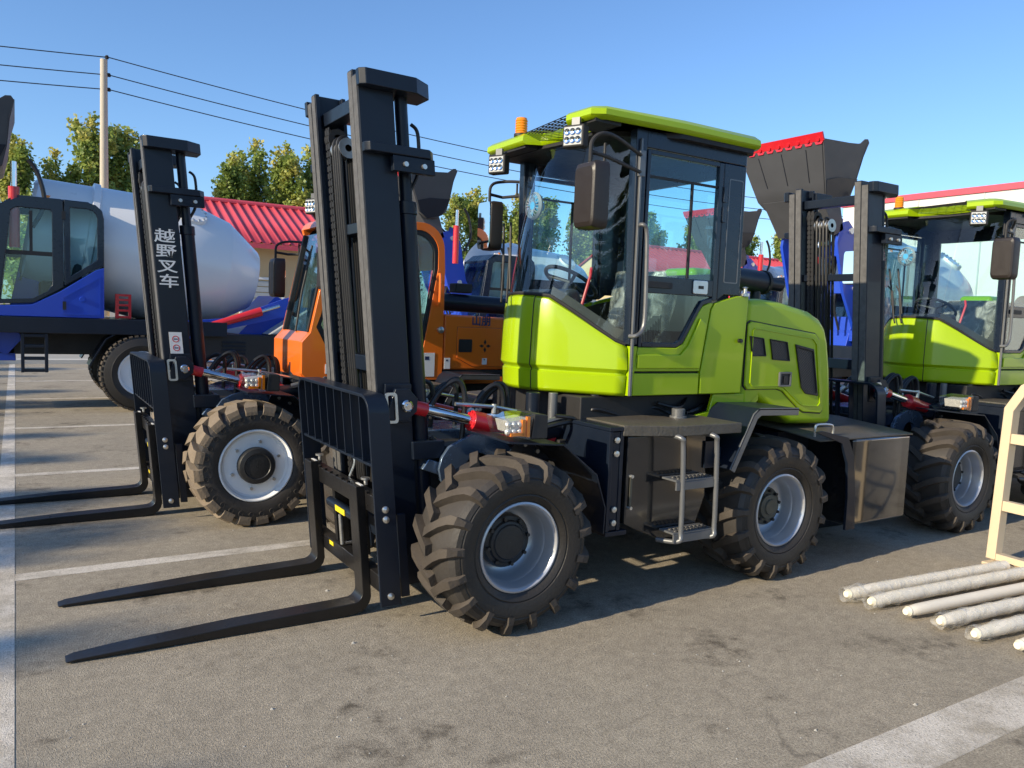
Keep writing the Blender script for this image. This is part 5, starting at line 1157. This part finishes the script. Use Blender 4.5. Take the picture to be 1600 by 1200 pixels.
for (x, y, c_, l_) in ((-1.6, 46, 'yellow', 'tiny yellow compact loader in the far distance at left'), (0.1, 48, 'white', 'tiny white parked van in the far distance at left')):
    ORG[0] = Vector((x, y, 0)); v = empty('compact_loader' if c_ == 'yellow' else 'parked_van', (x, y, 0))
    if c_ == 'yellow':
        MB().box(x, x + 1.0, y, y + 1.2, 0.4, 1.1).build('body', 'yellow', v, bevel=0.08); MB().box(x + .25, x + .95, y + .1, y + 1.1, 1.1, 1.9).build('cab', 'cabdark', v, bevel=0.1)
        MB().prism([(x - 0.9, 0.1), (x - 0.3, 0.1), (x - 0.25, 0.6), (x - 0.6, 0.5)], y, y + 1.2).build('bucket', 'dark', v); MB().box(x - .3, x + .4, y + .1, y + .25, .5, .7).build('arm', 'yellow', v)
    else:
        MB().prism([(x, 0.35), (x + 3.6, 0.35), (x + 3.6, 1.7), (x + 0.9, 1.75), (x + 0.45, 1.1), (x, 1.0)], y, y + 1.5).build('body', 'white', v, bevel=0.1); MB().prism([(x + .6, 1.1), (x + 1.5, 1.1), (x + 1.5, 1.6), (x + .95, 1.6)], y - .01, y + .02).build('window', 'cabdark', v)
    for wx in ((x + .1, x + .85) if c_ == 'yellow' else (x + .7, x + 2.9)):
        MB().lathe([(0.001, 0), (0.3, 0), (0.34, .05), (0.34, .2), (0.001, .22)], (wx, y - .02, 0.34), 'y', 16).build('wheel', 'rubber', v)
        MB().lathe([(0.001, 0), (0.3, 0), (0.34, .05), (0.34, .2), (0.001, .22)], (wx, y + 1.2, 0.34), 'y', 16).build('wheel', 'rubber', v)
    ORG[0] = Vector((0, 0, 0)); tag(v, l_, 'loader' if c_ == 'yellow' else 'van')

# ------------------------------------------------------------------ utility poles and wires
PX = (2.72, 32.0); PX2 = (49.5, 31.0); PX0 = (-43, 32.0)
pole_tops = []
for i, (x, y) in enumerate((PX0, PX, PX2)):
    ORG[0] = Vector((x, y, 0)); p = empty('utility_pole', (x, y, 0))
    MB().tube([(x, y, 0), (x, y, 10.1)], [0.17, 0.115], 14).build('shaft', 'pole', p)
    MB().cyl((x + 0.1, y, 9.0), (x + 0.1, y, 10.15), 0.02, n=8).build('insulator_bracket', 'matte', p)
    for k, z in enumerate((10.2, 9.6, 9.1)):
        MB().lathe([(0.02, 0), (0.07, 0.02), (0.05, 0.05), (0.07, 0.08), (0.04, 0.13), (0.001, 0.14)], (x + (0.16 if k else 0.1), y, z - 0.07), 'z', 12).build('insulator', 'matte', p)
    ORG[0] = Vector((0, 0, 0))
    tag(p, ('concrete utility pole out of frame at left', 'tall concrete utility pole rising behind the grey drum at left', 'distant utility pole hidden behind the right-hand mast')[i], 'utility pole')
for k, z in enumerate((10.2, 9.6, 9.1)):
    for (a, b, w_) in ((PX0, PX, 'left'), (PX, PX2, 'right')):
        pts = []
        for i in range(41):
            t = i / 40; sag = 1.1 * 4 * t * (1 - t); pts.append((a[0] + (b[0] - a[0]) * t + 0.16, a[1] + (b[1] - a[1]) * t, z + (0 if w_ == 'left' else -0.5 * t) - sag))
        wr = MB().tube(pts, 0.018, 6).build('overhead_wire', 'wire')
        tag(wr, ('top', 'middle', 'lowest')[k] + ' of three overhead wires running ' + w_ + ' from the utility pole', 'wire', 'overhead wires')

# ------------------------------------------------------------------ poplar trees
def make_tree(seed, H=10.5, nl=5200):
    rn = random.Random(seed); np_r = np.random.RandomState(seed)
    root = empty('poplar_tree', (0, 0, 0))
    trunk = MB(); tips_ = []
    lean = [(0.0, 0, 0)]
    top = (rn.uniform(-.3, .3), rn.uniform(-.3, .3), H * 0.93)
    trunk.tube([(0, 0, -0.1), (top[0] * .3, top[1] * .3, H * .3), (top[0] * .7, top[1] * .7, H * .65), top], [0.16, 0.12, 0.07, 0.015], 8)
    segs = [((0, 0, H * .3), top, 0.35)]
    for i in range(24):
        f = rn.uniform(0.12, 0.80); a = rn.uniform(0, 2 * math.pi); z = H * f
        Ln = (1 - f) * 3.0 + 0.9; sp = rn.uniform(0.35, 0.6)
        st = (top[0] * f, top[1] * f, z); en = (st[0] + math.cos(a) * Ln * sp * 0.72, st[1] + math.sin(a) * Ln * sp * 0.72, min(H * rn.uniform(.9, 1.0), z + Ln * rn.uniform(.75, 1.1)))
        md = ((st[0] * .4 + en[0] * .6), (st[1] * .4 + en[1] * .6), st[2] * .62 + en[2] * .38)
        trunk.tube([st, md, en], [0.05, 0.035, 0.008], 6); segs += [(st, md, 0.40), (md, en, 0.36)]
    trunk.build('trunk', 'bark', root)
    wts = np.array([math.dist(a, b) + 0.2 for a, b, _ in segs]); wts /= wts.sum()
    idx = np_r.choice(len(segs), nl, p=wts)
    vs_ = []; fs = []
    for n_, i in enumerate(idx):
        a, b, r_ = segs[i]; t = np_r.rand() ** 0.8
        c = np.array(a) * (1 - t) + np.array(b) * t
        off = np_r.normal(size=3); off = off / np.linalg.norm(off) * r_ * (0.25 + 1.35 * np_r.rand()) * (1.15 - 0.55 * t); c = c + off
        if c[2] < 0.9: continue
        s = np_r.uniform(0.06, 0.125); u = np_r.normal(size=3); u /= np.linalg.norm(u); v = np.cross(u, np_r.normal(size=3)); v /= np.linalg.norm(v)
        k = len(vs_)
        vs_ += [tuple(c + s * u), tuple(c + s * 0.75 * v), tuple(c - s * u), tuple(c - s * 0.75 * v)]; fs.append((k, k + 1, k + 2, k + 3))
    cr_ = MB(); cr_.add(vs_, fs); o = cr_.build('crown', 'leaf', root, smooth=False)
    return root
protos = [make_tree(s, 10.4, 8500) for s in (1, 2, 3, 4)]
TG = 'poplars in the row beyond the yard'
spots = [(0.2, 44, .86, 'small poplar at the far left beside the raised black bucket side'), (1.9, 45, .84, 'slim poplar just left of the utility pole gap, above the grey drum'),
         (3.2, 45, 1.0, 'poplar directly left of the utility pole'), (5.0, 45, .98, 'poplar directly right of the utility pole'),
         (10.0, 45, .93, 'leftmost poplar of the clump above the red roof'), (11.3, 46, 1.04, 'tallest poplar of the clump above the red roof'), (12.9, 45, 1.0, 'third poplar from the left above the red roof'), (14.4, 45, 1.03, 'poplar beside the near mast above the red roof')]
x = 17.0; k = 0
ORD = 'first second third fourth fifth sixth seventh eighth ninth tenth eleventh twelfth thirteenth fourteenth fifteenth sixteenth seventeenth eighteenth nineteenth twentieth twenty-first twenty-second twenty-third twenty-fourth'.split()
while x < 62:
    spots.append((x, 45 + (k * 7 % 5) * 0.6, 0.86 + 0.1 * ((k * 37) % 10) / 10, ORD[k] + ' poplar to the right of the red roof clump, in the row beyond the yard')); x += 1.9 + 0.5 * ((k * 13) % 7) / 7; k += 1
for k in range(19): spots.append((-21.5 + (k % 3) * 0.5, -9.0 + 1.7 * k, 0.80 + 0.010 * ((k * 7) % 4), 'unseen poplar added outside the frame at left to shade the yard'))  # row added out of view, sized to throw partial shade on the left ground
used = set()
for i, (x, y, s, lb) in enumerate(spots):
    q = i % 4; o = protos[q] if q not in used else copy_tree(protos[q]); used.add(q)
    o.location = (x, y, 0); o.rotation_euler.z = i * 1.3; o.scale = (s * 1.2, s * 1.2, s * 1.1); tag(o, lb, 'tree', TG)

# ------------------------------------------------------------------ grit on the asphalt
gr = MB(); rn = random.Random(21)
for i in range(420):
    d = rn.uniform(2.2, 11); b = rn.uniform(-0.02, 1.1); x, y = d * math.sin(b), d * math.cos(b)
    s = rn.uniform(0.0025, 0.007) * (1.9 if rn.random() < 0.05 else 1)
    pts = [(x + s * rn.uniform(.7, 1.3) * math.cos(a), y + s * rn.uniform(.7, 1.3) * math.sin(a)) for a in (0, 1.2, 2.5, 3.8, 5.1)]
    gr.add([(p[0], p[1], -0.001) for p in pts] + [(x, y, s * rn.uniform(.6, 1.1))], [(0, 1, 5), (1, 2, 5), (2, 3, 5), (3, 4, 5), (4, 0, 5)])
tag(gr.build('grit', 'concrete', smooth=False), 'loose grit and crumbs scattered over the asphalt', 'grit', kind='stuff')
